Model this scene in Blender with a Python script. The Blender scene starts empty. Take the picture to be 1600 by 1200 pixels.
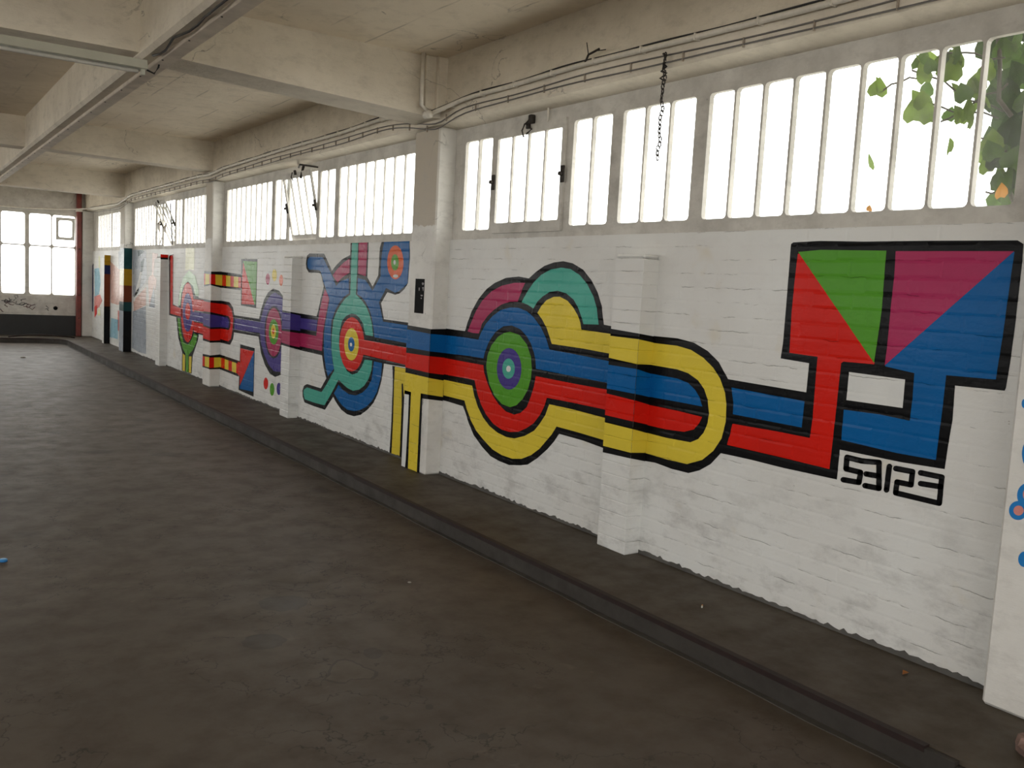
import bpy, math, random
import numpy as np
from mathutils import Matrix, Vector
from mathutils.geometry import tessellate_polygon
random.seed(7)
scene = bpy.context.scene
COL = scene.collection
PI = math.pi

# ------------------------------------------------------------------ camera
CF, CYAW, CPITCH, CROLL = 1423.486, 0.599469, -0.1014078, 0.0543769
CC = np.array([0.0, 0.0, 1.6])
def _rot():
    f = np.array([math.sin(CYAW)*math.cos(CPITCH), math.cos(CYAW)*math.cos(CPITCH), math.sin(CPITCH)])
    r = np.array([math.cos(CYAW), -math.sin(CYAW), 0.0]); u = np.cross(r, f)
    c, s = math.cos(CROLL), math.sin(CROLL)
    return c*r+s*u, -s*r+c*u, f
CR, CU, CFW = _rot()
cam_d = bpy.data.cameras.new('camera'); cam = bpy.data.objects.new('camera', cam_d); COL.objects.link(cam)
cam_d.sensor_width = 36.0; cam_d.lens = CF/1600*36.0; cam_d.clip_start = 0.05; cam_d.clip_end = 300
M = Matrix.Identity(4)
for i in range(3):
    M[i][0], M[i][1], M[i][2], M[i][3] = CR[i], CU[i], -CFW[i], CC[i]
cam.matrix_world = M
scene.camera = cam
def ray(x, y): return (x-800)/CF*CR-(y-600)/CF*CU+CFW
def onx(p, X): d = ray(*p); return CC+d*((X-CC[0])/d[0])
def ony(p, Y): d = ray(*p); return CC+d*((Y-CC[1])/d[1])
def onz(p, Z): d = ray(*p); return CC+d*((Z-CC[2])/d[2])

# ------------------------------------------------------------------ sky and daylight
w = bpy.data.worlds.new('overcast_sky'); scene.world = w; w.use_nodes = True
bg = w.node_tree.nodes['Background']
bg.inputs[0].default_value = (1.0, 0.985, 0.97, 1); bg.inputs[1].default_value = 4.85
scene.view_settings.view_transform = 'Standard'; scene.view_settings.look = 'None'
scene.view_settings.exposure = 0.0; scene.view_settings.gamma = 1.0; scene.view_settings.use_curve_mapping = False
try:
    scene.cycles.max_bounces = 10; scene.cycles.diffuse_bounces = 6; scene.cycles.transparent_max_bounces = 12
except Exception: pass
def portal(loc, rot, sx, sy):
    d = bpy.data.lights.new('window_portal', 'AREA'); d.shape = 'RECTANGLE'; d.size = sx; d.size_y = sy
    d.cycles.is_portal = True
    o = bpy.data.objects.new('window_portal', d); o.location = loc; o.rotation_euler = rot; COL.objects.link(o)
# area lights point along local -Z
XW, XF, XP = 3.64, 3.50, 3.525          # brick wall face, main pillar fronts, small pilaster fronts
YB, XL, YR = 22.0, -6.0, -5.0           # back wall, left wall, rear wall
ZS, ZC = 0.10, 3.33                     # raised pavement, ceiling
PIL = {'Z': (1.40, 1.76), 'A': (6.295, 6.69), 'B': (12.33, 12.65), 'C': (17.87, 18.24)}
SML = {'1': (3.90, 4.15), '2': (9.43, 9.68), '3': (15.22, 15.48), '4': (19.88, 20.06)}
WZ0, WZ1 = 1.975, 2.83                  # window frame bottom and top
for (a, b) in ((-4.6, 1.40), (1.76, 6.295), (6.69, 12.33), (12.65, 17.87), (18.24, 21.9)):
    portal((3.80, (a+b)/2, 2.4), (0, PI/2, 0), 0.8, b-a)
portal((-1.2, YB+0.15, 1.9), (-PI/2, 0, 0), 9.4, 1.9)
for (a, b) in ((-4.6, 1.4), (1.76, 6.3), (6.7, 12.3), (12.7, 17.9), (18.2, 21.8)):
    portal((XL-0.15, (a+b)/2, 2.07), (0, -PI/2, 0), 1.36, b-a)
portal((-1.5, YR-0.15, 1.5), (PI/2, 0, 0), 7.0, 2.9)

# ------------------------------------------------------------------ helpers
def tag(o, label=None, cat=None, group=None, kind=None):
    if label: o['label'] = label
    if cat: o['category'] = cat
    if group: o['group'] = group
    if kind: o['kind'] = kind
    return o
def empty(name, loc=(0, 0, 0)):
    o = bpy.data.objects.new(name, None); o.location = loc; o.empty_display_size = 0.1; COL.objects.link(o); return o
class MB:
    def __init__(s): s.v = []; s.f = []; s.sm = False
    def add(s, vs, fs):
        n = len(s.v); s.v += [tuple(map(float, q)) for q in vs]; s.f += [tuple(i+n for i in f) for f in fs]; return s
    def box(s, a, b):
        x0, y0, z0 = a; x1, y1, z1 = b
        return s.add([(x0,y0,z0),(x1,y0,z0),(x1,y1,z0),(x0,y1,z0),(x0,y0,z1),(x1,y0,z1),(x1,y1,z1),(x0,y1,z1)],
                     [(0,3,2,1),(4,5,6,7),(0,1,5,4),(1,2,6,5),(2,3,7,6),(3,0,4,7)])
    def bbox(s, a, b, e=0.004):
        """box with chamfered edges (octagonal cross sections on every axis)"""
        x0, y0, z0 = a; x1, y1, z1 = b
        e = min(e, (x1-x0)/2.2, (y1-y0)/2.2, (z1-z0)/2.2)
        vs = []; idx = {}
        for i, (x, sx) in enumerate(((x0, 1), (x1, -1))):
            for j, (y, sy) in enumerate(((y0, 1), (y1, -1))):
                for k, (z, sz) in enumerate(((z0, 1), (z1, -1))):
                    idx[i,j,k,0] = len(vs); vs.append((x, y+sy*e, z+sz*e))
                    idx[i,j,k,1] = len(vs); vs.append((x+sx*e, y, z+sz*e))
                    idx[i,j,k,2] = len(vs); vs.append((x+sx*e, y+sy*e, z))
        fs = []
        for i in (0, 1): fs.append([idx[i,j,k,0] for j, k in ((0,0),(1,0),(1,1),(0,1))])
        for j in (0, 1): fs.append([idx[i,j,k,1] for i, k in ((0,0),(1,0),(1,1),(0,1))])
        for k in (0, 1): fs.append([idx[i,j,k,2] for i, j in ((0,0),(1,0),(1,1),(0,1))])
        for j in (0, 1):
            for k in (0, 1): fs.append([idx[0,j,k,1], idx[1,j,k,1], idx[1,j,k,2], idx[0,j,k,2]])
        for i in (0, 1):
            for k in (0, 1): fs.append([idx[i,0,k,0], idx[i,1,k,0], idx[i,1,k,2], idx[i,0,k,2]])
        for i in (0, 1):
            for j in (0, 1): fs.append([idx[i,j,0,0], idx[i,j,1,0], idx[i,j,1,1], idx[i,j,0,1]])
        for i in (0, 1):
            for j in (0, 1):
                for k in (0, 1): fs.append([idx[i,j,k,0], idx[i,j,k,1], idx[i,j,k,2]])
        return s.add(vs, fs)
    def prism(s, pts, axis, a, b):
        """pts: 2D outline in the two other axes, extruded along axis from a to b"""
        def mk(p, t):
            return {'x': (t, p[0], p[1]), 'y': (p[0], t, p[1]), 'z': (p[0], p[1], t)}[axis]
        n = len(pts); vs = [mk(p, a) for p in pts]+[mk(p, b) for p in pts]
        tri = tessellate_polygon([[Vector((p[0], p[1], 0)) for p in pts]])
        fs = [tuple(t) for t in tri]+[tuple(i+n for i in t[::-1]) for t in tri]
        fs += [(i, (i+1) % n, n+(i+1) % n, n+i) for i in range(n)]
        return s.add(vs, fs)
    def tube(s, path, r, n=8, cap=True):
        s.sm = True
        P = [Vector(p) for p in path]; rings = []; up = Vector((0.13, 0.21, 0.97)).normalized()
        for i, p in enumerate(P):
            t = (P[min(i+1, len(P)-1)]-P[max(i-1, 0)])
            if t.length < 1e-9: t = Vector((0, 0, 1))
            t.normalize()
            a = t.cross(up if abs(t.dot(up)) < .95 else Vector((1, 0, 0))).normalized(); b = t.cross(a)
            rr = r[i] if isinstance(r, (list, tuple)) else r
            rings.append([p+rr*(math.cos(2*PI*k/n)*a+math.sin(2*PI*k/n)*b) for k in range(n)])
        vs = [q for rg in rings for q in rg]; fs = []
        for i in range(len(P)-1):
            for k in range(n): fs.append((i*n+k, i*n+(k+1) % n, (i+1)*n+(k+1) % n, (i+1)*n+k))
        if cap: fs += [tuple(range(n))[::-1], tuple((len(P)-1)*n+k for k in range(n))]
        return s.add(vs, fs)
    def mesh(s, name, m=None):
        me = bpy.data.meshes.new(name); me.from_pydata(s.v, [], s.f)
        import bmesh
        bm = bmesh.new(); bm.from_mesh(me); bmesh.ops.recalc_face_normals(bm, faces=bm.faces); bm.to_mesh(me); bm.free()
        if s.sm: me.polygons.foreach_set('use_smooth', [True]*len(me.polygons)); 
        if m: me.materials.append(m)
        me.update(); return me
    def build(s, name, m=None, parent=None, origin=None):
        if origin is not None:
            s.v = [(a-origin[0], b-origin[1], c-origin[2]) for a, b, c in s.v]
        o = bpy.data.objects.new(name, s.mesh(name, m)); COL.objects.link(o)
        if origin is not None: o.location = origin
        if parent is not None: o.parent = parent
        return o
def box(name, a, b, m, parent=None, e=0.0):
    q = MB(); (q.bbox(a, b, e) if e else q.box(a, b)); return q.build(name, m, parent)
def inst(name, me, loc, parent=None, rot=(0, 0, 0), sc=None):
    o = bpy.data.objects.new(name, me); o.location = loc; o.rotation_euler = rot
    if sc: o.scale = sc
    COL.objects.link(o)
    if parent is not None: o.parent = parent
    return o

# ------------------------------------------------------------------ materials
class NT:
    def __init__(s, name):
        s.m = bpy.data.materials.new(name); s.m.use_nodes = True; s.t = s.m.node_tree; s.b = s.t.nodes['Principled BSDF']
        s.out = s.t.nodes['Material Output']
    def n(s, typ, **kw):
        q = s.t.nodes.new(typ)
        for k, v in kw.items(): setattr(q, k, v)
        return q
    def l(s, a, b): s.t.links.new(a, b)
    def pos(s):
        return s.n('ShaderNodeNewGeometry').outputs['Position']
    def noise(s, scale, vec=None, detail=4, stretch=None, rough=.55):
        q = s.n('ShaderNodeTexNoise'); q.inputs['Scale'].default_value = scale; q.inputs['Detail'].default_value = detail
        q.inputs['Roughness'].default_value = rough
        vec = vec or s.pos()
        if stretch:
            mp = s.n('ShaderNodeVectorMath', operation='MULTIPLY'); s.l(vec, mp.inputs[0]); mp.inputs[1].default_value = stretch; vec = mp.outputs[0]
        s.l(vec, q.inputs['Vector']); return q.outputs['Fac']
    def ramp(s, fac, lo, hi, a=0.0, b=1.0):
        q = s.n('ShaderNodeMapRange'); q.inputs[1].default_value = lo; q.inputs[2].default_value = hi
        q.inputs[3].default_value = a; q.inputs[4].default_value = b; s.l(fac, q.inputs[0]); return q.outputs[0]
    def math(s, op, a, b=None):
        q = s.n('ShaderNodeMath', operation=op)
        for i, v in enumerate((a, b)):
            if v is None: continue
            if isinstance(v, (int, float)): q.inputs[i].default_value = v
            else: s.l(v, q.inputs[i])
        return q.outputs[0]
    def mix(s, fac, a, b):
        q = s.n('ShaderNodeMix', data_type='RGBA')
        for i, v in ((0, fac), (6, a), (7, b)):
            if isinstance(v, (int, float)): q.inputs[i].default_value = v
            elif isinstance(v, tuple): q.inputs[i].default_value = (*v[:3], 1)
            else: s.l(v, q.inputs[i])
        return q.outputs[2]
    def bump(s, h, strength=.3, dist=.01):
        q = s.n('ShaderNodeBump'); q.inputs['Strength'].default_value = strength; q.inputs['Distance'].default_value = dist
        s.l(h, q.inputs['Height']); s.l(q.outputs[0], s.b.inputs['Normal']); return q
    def fin(s, col, rough=.5, spec=.5):
        if isinstance(col, tuple): s.b.inputs['Base Color'].default_value = (*col, 1)
        else: s.l(col, s.b.inputs['Base Color'])
        if isinstance(rough, (int, float)): s.b.inputs['Roughness'].default_value = rough
        else: s.l(rough, s.b.inputs['Roughness'])
        s.b.inputs['Specular IOR Level'].default_value = spec
        return s.m
def brick_marks(t):
    """short broken dark lines that follow some of the bed joints, 0..1"""
    p = t.pos(); sp = t.n('ShaderNodeSeparateXYZ'); t.l(p, sp.inputs[0])
    wob = t.noise(11, p, 4)
    z = t.math('ADD', sp.outputs[2], t.math('MULTIPLY', wob, 0.026))
    fr = t.math('FRACT', t.math('DIVIDE', t.math('SUBTRACT', z, ZS+0.013), 0.075))
    d = t.math('ABSOLUTE', t.math('SUBTRACT', fr, 0.5))
    line = t.ramp(d, 0.462, 0.49)
    pick = t.ramp(t.noise(1.0, p, 5, (5.0, 5.5, 12.0), .65), 0.52, 0.61)
    return t.math('MULTIPLY', line, pick)
def paint(name, col, rough=.4, dirt=.12, spec=.09, lines=.62):
    t = NT(name); p = t.pos()
    n1 = t.noise(2.2, p, 5); n2 = t.noise(38, p, 3); br = brick_marks(t)
    c = t.mix(t.ramp(n1, .38, .72), col, tuple(q*(1-dirt) for q in col))
    c = t.mix(t.math('MULTIPLY', br, lines), c, tuple(q*.22+.004 for q in col))
    h = t.math('ADD', t.math('MULTIPLY', n2, .35), t.noise(9, p, 4, (1, 1, 2.2)))
    h = t.math('SUBTRACT', h, t.math('MULTIPLY', br, .8))
    t.bump(h, .32, .006)
    return t.fin(c, t.ramp(n1, .3, .7, rough-.05, rough+.08), spec)
def wall_white(name, col=(.735, .745, .725)):
    t = NT(name); p = t.pos()
    n1 = t.noise(1.3, p, 6); n2 = t.noise(34, p, 3); br = brick_marks(t)
    sp = t.n('ShaderNodeSeparateXYZ'); t.l(p, sp.inputs[0])
    c = t.mix(t.ramp(n1, .35, .75), col, (.66, .65, .62))
    # scuffs and splash dirt near the pavement, a shape of its own
    sc = t.noise(3.4, p, 8, (1, 1.2, 2.6), .68)
    low = t.ramp(t.math('ADD', sp.outputs[2], t.math('MULTIPLY', t.noise(1.7, p, 3), -.5)), .75, -.1)
    c = t.mix(t.math('MULTIPLY', t.ramp(sc, .50, .66), t.math('ADD', t.math('MULTIPLY', low, .42), .10)), c, (.34, .335, .32))
    c = t.mix(t.math('MULTIPLY', t.ramp(t.noise(2.6, p, 3), .66, .74), .35), c, (.62, .55, .38))
    chip = t.ramp(t.noise(16, p, 6, (1, 1, 1.6), .7), .70, .715)
    c = t.mix(t.math('MULTIPLY', chip, .7), c, (.25, .22, .19))
    c = t.mix(t.math('MULTIPLY', br, .66), c, (.22, .215, .20))
    h = t.math('ADD', t.math('MULTIPLY', n2, .35), t.noise(9, p, 4, (1, 1, 2.2)))
    h = t.math('SUBTRACT', t.math('SUBTRACT', h, t.math('MULTIPLY', br, .8)), t.math('MULTIPLY', chip, .4))
    t.bump(h, .36, .007)
    return t.fin(c, t.ramp(n1, .3, .7, .34, .48), .2)
def plaster(name, col, dark, rough=.75, sc=2.0, bump=.5, cracks=True, boards=False, upper=None):
    t = NT(name); p = t.pos()
    n1 = t.noise(sc, p, 7, None, .62); n2 = t.noise(22, p, 5)
    c = t.mix(t.ramp(n1, .36, .74), col, dark)
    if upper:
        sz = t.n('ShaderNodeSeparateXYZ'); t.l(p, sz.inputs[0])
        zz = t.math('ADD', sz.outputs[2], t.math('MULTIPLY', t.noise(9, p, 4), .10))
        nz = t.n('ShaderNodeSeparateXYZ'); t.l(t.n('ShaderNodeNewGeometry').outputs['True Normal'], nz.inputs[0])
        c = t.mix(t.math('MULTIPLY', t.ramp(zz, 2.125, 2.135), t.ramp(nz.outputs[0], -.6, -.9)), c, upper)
    vo = t.n('ShaderNodeTexNoise'); vo.inputs['Scale'].default_value = .9; vo.inputs['Detail'].default_value = 6; vo.inputs['Distortion'].default_value = 1.2
    t.l(p, vo.inputs['Vector'])
    d = t.math('ABSOLUTE', t.math('SUBTRACT', vo.outputs['Fac'], .5))
    cr = t.math('MULTIPLY', t.ramp(d, .004, .0), t.ramp(t.noise(1.1, p, 2), .56, .62))
    if cracks: c = t.mix(t.math('MULTIPLY', cr, .8), c, tuple(q*.25 for q in dark))
    if boards:
        sp = t.n('ShaderNodeSeparateXYZ'); t.l(p, sp.inputs[0])
        xx = t.math('ADD', sp.outputs[0], t.math('MULTIPLY', t.noise(1.2, p, 3), .05))
        dd = t.math('ABSOLUTE', t.math('SUBTRACT', t.math('FRACT', t.math('DIVIDE', xx, .36)), .5))
        c = t.mix(t.math('MULTIPLY', t.math('MULTIPLY', t.ramp(dd, .47, .495), t.ramp(t.noise(1.6, p, 3), .46, .58)), .55), c, tuple(q*.45 for q in dark))
    c = t.mix(t.ramp(t.noise(6.5, p, 7, (1, 1, 2.2), .7), .50, .70, 0, .4), c, tuple(q*.72 for q in dark))
    spots = t.ramp(t.noise(12, p, 2), .76, .79); c = t.mix(t.math('MULTIPLY', spots, .6), c, tuple(q*.3 for q in dark))
    h = t.math('ADD', t.math('MULTIPLY', n2, .5), t.noise(5, p, 6, (1, 1, 3.5), .65))
    t.bump(h, bump, .012)
    return t.fin(c, rough, .3)
def simple(name, col, rough=.5, metal=0.0, var=.15, sc=30, bump=.15, spec=.5):
    t = NT(name); p = t.pos(); n = t.noise(sc, p, 4)
    c = t.mix(t.ramp(n, .35, .7), col, tuple(q*(1-var) for q in col)); t.bump(n, bump, .003)
    t.b.inputs['Metallic'].default_value = metal
    return t.fin(c, rough, spec)
def floor_mat(name, base, alt, rlo, rhi, stains=True, spec=.5):
    t = NT(name); p = t.pos()
    n1 = t.noise(.55, p, 7, None, .6); n2 = t.noise(4.5, p, 6, None, .65); n3 = t.noise(60, p, 3)
    c = t.mix(t.ramp(n1, .35, .68), base, alt)
    c = t.mix(t.ramp(n2, .42, .75, 0, .75), c, (base[0]*.66, base[1]*.60, base[2]*.54))
    if stains:
        vo = t.n('ShaderNodeTexVoronoi'); vo.inputs['Scale'].default_value = .95; vo.feature = 'F1'
        wv = t.n('ShaderNodeVectorMath', operation='ADD'); t.l(p, wv.inputs[0])
        dn = t.n('ShaderNodeTexNoise'); dn.inputs['Scale'].default_value = 3.0; t.l(p, dn.inputs['Vector'])
        dm = t.n('ShaderNodeVectorMath', operation='SCALE'); dm.inputs['Scale'].default_value = .25; t.l(dn.outputs['Color'], dm.inputs[0]); t.l(dm.outputs[0], wv.inputs[1])
        t.l(wv.outputs[0], vo.inputs['Vector'])
        spot = t.ramp(vo.outputs['Distance'], .15, .10)
        c = t.mix(t.math('MULTIPLY', spot, .55), c, tuple(q*.4 for q in base))
        d = t.math('ABSOLUTE', t.math('SUBTRACT', t.noise(2.3, p, 5, None, .6), .52))
        cr = t.math('MULTIPLY', t.ramp(d, .007, .001), t.ramp(t.noise(.9, p, 2), .44, .52))
        c = t.mix(t.math('MULTIPLY', cr, .75), c, tuple(q*.25 for q in base))
        pale = t.ramp(t.noise(1.9, p, 5, None, .7), .64, .68); c = t.mix(t.math('MULTIPLY', pale, .35), c, tuple(q*1.5 for q in alt))
    t.bump(n3, .08, .002)
    return t.fin(c, t.ramp(n2, .35, .7, rlo, rhi), spec)
def glass_mat(name, haze):
    t = NT(name); p = t.pos()
    tr = t.n('ShaderNodeBsdfTransparent'); tr.inputs[0].default_value = (.95, .96, .95, 1)
    tl = t.n('ShaderNodeBsdfTranslucent'); tl.inputs[0].default_value = (.85, .85, .82, 1)
    gl = t.n('ShaderNodeBsdfGlossy'); gl.inputs['Roughness'].default_value = .05
    m1 = t.n('ShaderNodeMixShader'); m2 = t.n('ShaderNodeMixShader'); pass
    t.l(t.ramp(t.noise(7, p, 5), .4, .75, haze*.5, haze*1.6), m1.inputs[0]); t.l(tr.outputs[0], m1.inputs[1]); t.l(tl.outputs[0], m1.inputs[2])
    m2.inputs[0].default_value = .03; t.l(m1.outputs[0], m2.inputs[1]); t.l(gl.outputs[0], m2.inputs[2])
    t.l(m2.outputs[0], t.out.inputs['Surface']); return t.m
def leaf_mat(name, col):
    t = NT(name); p = t.pos()
    df = t.n('ShaderNodeBsdfDiffuse'); tl = t.n('ShaderNodeBsdfTranslucent'); mx = t.n('ShaderNodeMixShader')
    c = t.mix(t.ramp(t.noise(14, p, 3), .35, .7), col, tuple(q*.6 for q in col))
    t.l(c, df.inputs[0]); t.l(c, tl.inputs[0]); mx.inputs[0].default_value = .45
    t.l(df.outputs[0], mx.inputs[1]); t.l(tl.outputs[0], mx.inputs[2]); t.l(mx.outputs[0], t.out.inputs['Surface']); return t.m

WHITE = wall_white('white_brick_paint')
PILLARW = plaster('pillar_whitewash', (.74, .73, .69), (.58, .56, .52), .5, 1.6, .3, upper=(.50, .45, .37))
BEAM = plaster('grey_whitewash', (.79, .73, .62), (.61, .555, .46), .75, 1.7, .8)
CEIL = plaster('ceiling_whitewash', (.86, .77, .63), (.70, .61, .48), .8, .9, .35, True, True)
FRAME = plaster('frame_paint', (.64, .62, .57), (.42, .40, .36), .55, 4.0, .25, False)
FLOOR = floor_mat('dark_concrete', (.074, .059, .045), (.108, .087, .067), .45, .57, True, .24)
PAVE = floor_mat('pavement_concrete', (.070, .056, .041), (.092, .075, .055), .5, .7, False, .25)
KERB = floor_mat('kerb_concrete', (.024, .020, .016), (.044, .038, .031), .6, .8, False)
RUST = simple('rusty_steel', (.022, .009, .007), .65, .2, .4, 20, .4)
GREYP = plaster('bare_render', (.30, .28, .25), (.22, .20, .18), .8, 2.5, .5)
GLASS = glass_mat('window_glass', .03)
GLASSD = glass_mat('dusty_glass', .35)
PIPEW = simple('cream_pipe_paint', (.74, .70, .62), .4, 0, .15, 25)
CABLEB = simple('black_cable', (.02, .02, .02), .5)
CABLEG = simple('grey_cable', (.16, .15, .14), .55)
IRON = simple('dark_iron', (.05, .042, .036), .6, .5, .4, 40, .4)
REDP = simple('dull_red_paint', (.20, .035, .025), .5, 0, .35, 9, .3)
DARKB = simple('charcoal_dado_paint', (.020, .021, .022), .6, 0, .3, 4)
COLS = {
 'black': (.006, .006, .0065), 'red': (.52, .012, .006), 'green': (.075, .26, .022), 'magenta': (.32, .024, .085), 'blue': (.003, .088, .27),
 'yellow': (.60, .47, .045), 'teal': (.060, .32, .25), 'purple': (.055, .038, .20), 'white': (.735, .745, .725), 'orange': (.55, .085, .012),
 'palegreen': (.42, .58, .40), 'paleyellow': (.72, .66, .42), 'pink': (.55, .22, .20), 'skyblue': (.25, .42, .50), 'navy': (.012, .018, .07),
 'brown': (.14, .035, .014), 'ochre': (.34, .20, .012), 'tealdark': (.010, .045, .05), 'blush': (.55, .36, .31), 'greyblue': (.30, .33, .37), 'sprayblue': (.02, .17, .45), 'salmon': (.55, .22, .19)}
PM = {k: paint('paint_'+k, tuple(min(.8, q*(1.25 if k not in ('black', 'white') else 1)) for q in c), .27 if k != 'white' else .40) for k, c in COLS.items()}

# ------------------------------------------------------------------ the right wall: painted bricks with recessed joints
BM_, BH = .012, (.0006, .0010, .0015)      # joint slope width, how far the brick faces stand proud
COURSE = .075
NROW = 25
BAYS = [(1.76, 6.295), (6.69, 12.33), (12.65, 17.87), (18.24, YB)]
rows = []                                   # rows[r] = list of (y0, y1, h)
for r in range(NROW):
    lst = []
    for (a, b) in BAYS:
        y = a - (0.1125 if r % 2 else 0.0) - 0.03*((r*7) % 3)
        while y < b-1e-6:
            y0, y1 = max(y, a), min(y+.225, b)
            if y1-y0 > .03: lst.append([y0, y1, random.choice(BH)])
            elif lst and abs(lst[-1][1]-y0) < 1e-6: lst[-1][1] = y1
            else: lst.append([y0, y1, random.choice(BH)])
            y += .225
    rows.append(lst)
def brick_mesh(l, h):
    m = BM_; zc = COURSE
    v = []
    for (x, e) in ((.06, 0), (0, 0), (-h, m)):
        v += [(x, e, e), (x, l-e, e), (x, l-e, zc-e), (x, e, zc-e)]
    f = [(0, 1, 2, 3)]
    for k in (0, 4):
        for i in range(4): f.append((k+i, k+4+i, k+4+(i+1) % 4, k+(i+1) % 4))
    f.append((8, 11, 10, 9))
    return v, f
wall_r = MB()
for (a, b) in BAYS: wall_r.box((3.70, a, 0), (3.78, b, WZ0))
wall_r.box((3.64, -4.8, 0), (3.90, 1.40, WZ0))
wall_right = tag(wall_r.build('wall_right', WHITE), 'long white painted brick wall below the strip windows, carrying the mural', kind='structure')
cand = []
for r, lst in enumerate(rows):
    for b in lst:
        y = (b[0]+b[1])/2; z = ZS+COURSE*(r+.5)
        d = np.array([XW, y, z])-CC; dep = d@CFW
        px, py = 800+CF*(d@CR)/dep, 600-CF*(d@CU)/dep
        area = (b[1]-b[0])*COURSE*(XW/np.linalg.norm(d))/dep**2
        vis = -20 < px < 1620 and not (3.88 < y < 4.2)
        cand.append((area if vis else area*.001, r, b))
cand.sort(key=lambda q: -q[0])
cache = {}
rest = MB()
for i, (a, r, b) in enumerate(cand):
    l = b[1]-b[0]
    if i < 300:
        key = (round(l, 4), b[2])
        if key not in cache:
            q = MB(); q.add(*brick_mesh(l, b[2])); cache[key] = q.mesh('brick', WHITE)
        inst('brick', cache[key], (XW, b[0], ZS+COURSE*r), wall_right)
    else:
        v, f = brick_mesh(l, b[2]); rest.add([(x+XW, y+b[0], z+ZS+COURSE*r) for x, y, z in v], f)
tag(rest.build('brickwork', WHITE, wall_right), kind='stuff')

# small brick pilasters: one block to a course
PTOP = 1.86
def course_block(wx, ly, h, m=.006, g=.0025):
    """block centred at origin corner: x from 0 (front) to wx, y 0..ly, chamfered at bed joints"""
    v = []; prof = [(0, g), (m, 0), (h-m, 0), (h, g)]
    for z, e in prof: v += [(e, e, z), (wx, e, z), (wx, ly-e, z), (e, ly-e, z)]
    f = [(3, 2, 1, 0), (12, 13, 14, 15)]
    for k in range(3):
        for i in range(4): f.append((k*4+i, k*4+(i+1) % 4, k*4+4+(i+1) % 4, k*4+4+i))
    return v, f
SMLCOL = {'4': PM['black']}
for k, (a, b) in SML.items():
    root = tag(empty('pilaster', (XP, a, ZS)), {'1': 'small white brick pilaster crossed by the yellow, blue and red bands beside the yellow loop',
        '2': 'small white brick pilaster crossed by the purple and magenta bands', '3': 'small white brick pilaster with a red painted top edge',
        '4': 'narrow black and brown painted pilaster nearest the back corner'}[k], 'pilaster', kind='structure')
    n = int((PTOP-ZS)/COURSE+.5)
    q = MB(); q.add(*course_block(XW-XP+.002, b-a, COURSE)); me = q.mesh('brick', WHITE)
    for r in range(n): inst('brick', me, (0, 0.0, r*COURSE), root)
    q = MB(); q.bbox((.0, .0, n*COURSE), (XW-XP+.002, b-a, n*COURSE+.025), .012); q.build('mortar_cap', WHITE, root)

# main pillars
pl_lab = {'Z': 'wide white pillar with blue sprayed rings beside the blue and magenta square', 'A': 'white pillar with the small black poster, crossed by blue, red and yellow bands',
          'B': 'white pillar with red and yellow striped bands', 'C': 'far pillar painted black, brown and ochre'}
pillars = {}
for k, (a, b) in PIL.items():
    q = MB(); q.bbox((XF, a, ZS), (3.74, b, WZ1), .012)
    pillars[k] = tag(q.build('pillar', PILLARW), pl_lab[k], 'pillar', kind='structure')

# ------------------------------------------------------------------ paint film: polygons traced on the photograph, laid on the real planes
def crop(x0, y0, s): return lambda *pts: [(x0+p[0]/s, y0+p[1]/s) for p in pts]
c1 = crop(1200, 360, 4); c2 = crop(1100, 560, 4); c3 = crop(700, 400, 1600/260); c4 = crop(700, 560, 1600/260); c5 = crop(920, 490, 1200/260)
c6 = crop(590, 500, 10); c7 = crop(590, 600, 7.5); c8 = crop(460, 365, 8); d1 = crop(460, 500, 7.5); d2 = crop(370, 400, 5)
d3 = crop(310, 400, 533/100); d4 = crop(230, 380, 600/110); d5 = crop(130, 370, 6); d7 = crop(1540, 580, 3.75); d8 = crop(640, 420, 15)
def ell(c, cx, cy, rx, ry, n=28, tilt=0.0):
    return c(*[(cx+rx*math.cos(2*PI*i/n)+tilt*ry*math.sin(2*PI*i/n), cy+ry*math.sin(2*PI*i/n)) for i in range(n)])
def plane_of(pl):
    if pl == 'W': return ('x', XW, 'brick', None)
    k, side = pl[0], pl[1]
    if k in PIL: a, b = PIL[k]; X = XF; rel = 'flat'
    else: a, b = SML[k]; X = XP; rel = 'course'
    return ('x', X, rel, (a, b)) if side == 'f' else ('y', a, rel, (X, XW))
def clip_half(poly, ax, lim, keep_ge):
    out = []; n = len(poly)
    for i in range(n):
        p, q = poly[i], poly[(i+1) % n]
        ip = p[ax] >= lim if keep_ge else p[ax] <= lim; iq = q[ax] >= lim if keep_ge else q[ax] <= lim
        if ip: out.append(p)
        if ip != iq:
            t = (lim-p[ax])/(q[ax]-p[ax]); out.append((p[0]+t*(q[0]-p[0]), p[1]+t*(q[1]-p[1])))
    return out
def clip_line(poly, a, b, c):
    """keep a*u+b*v >= c"""
    out = []; n = len(poly)
    for i in range(n):
        p, q = poly[i], poly[(i+1) % n]; fp = a*p[0]+b*p[1]-c; fq = a*q[0]+b*q[1]-c
        if fp >= 0: out.append(p)
        if (fp >= 0) != (fq >= 0):
            t = fp/(fp-fq); out.append((p[0]+t*(q[0]-p[0]), p[1]+t*(q[1]-p[1])))
    return out
def area2(p): return abs(sum(p[i][0]*p[(i+1) % len(p)][1]-p[(i+1) % len(p)][0]*p[i][1] for i in range(len(p))))
def rect_clip(poly, u0, u1, v0, v1):
    for ax, lim, ge in ((0, u0, True), (0, u1, False), (1, v0, True), (1, v1, False)):
        if len(poly) < 3: return []
        poly = clip_half(poly, ax, lim, ge)
    return poly if len(poly) >= 3 and area2(poly) > 1e-9 else []
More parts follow.
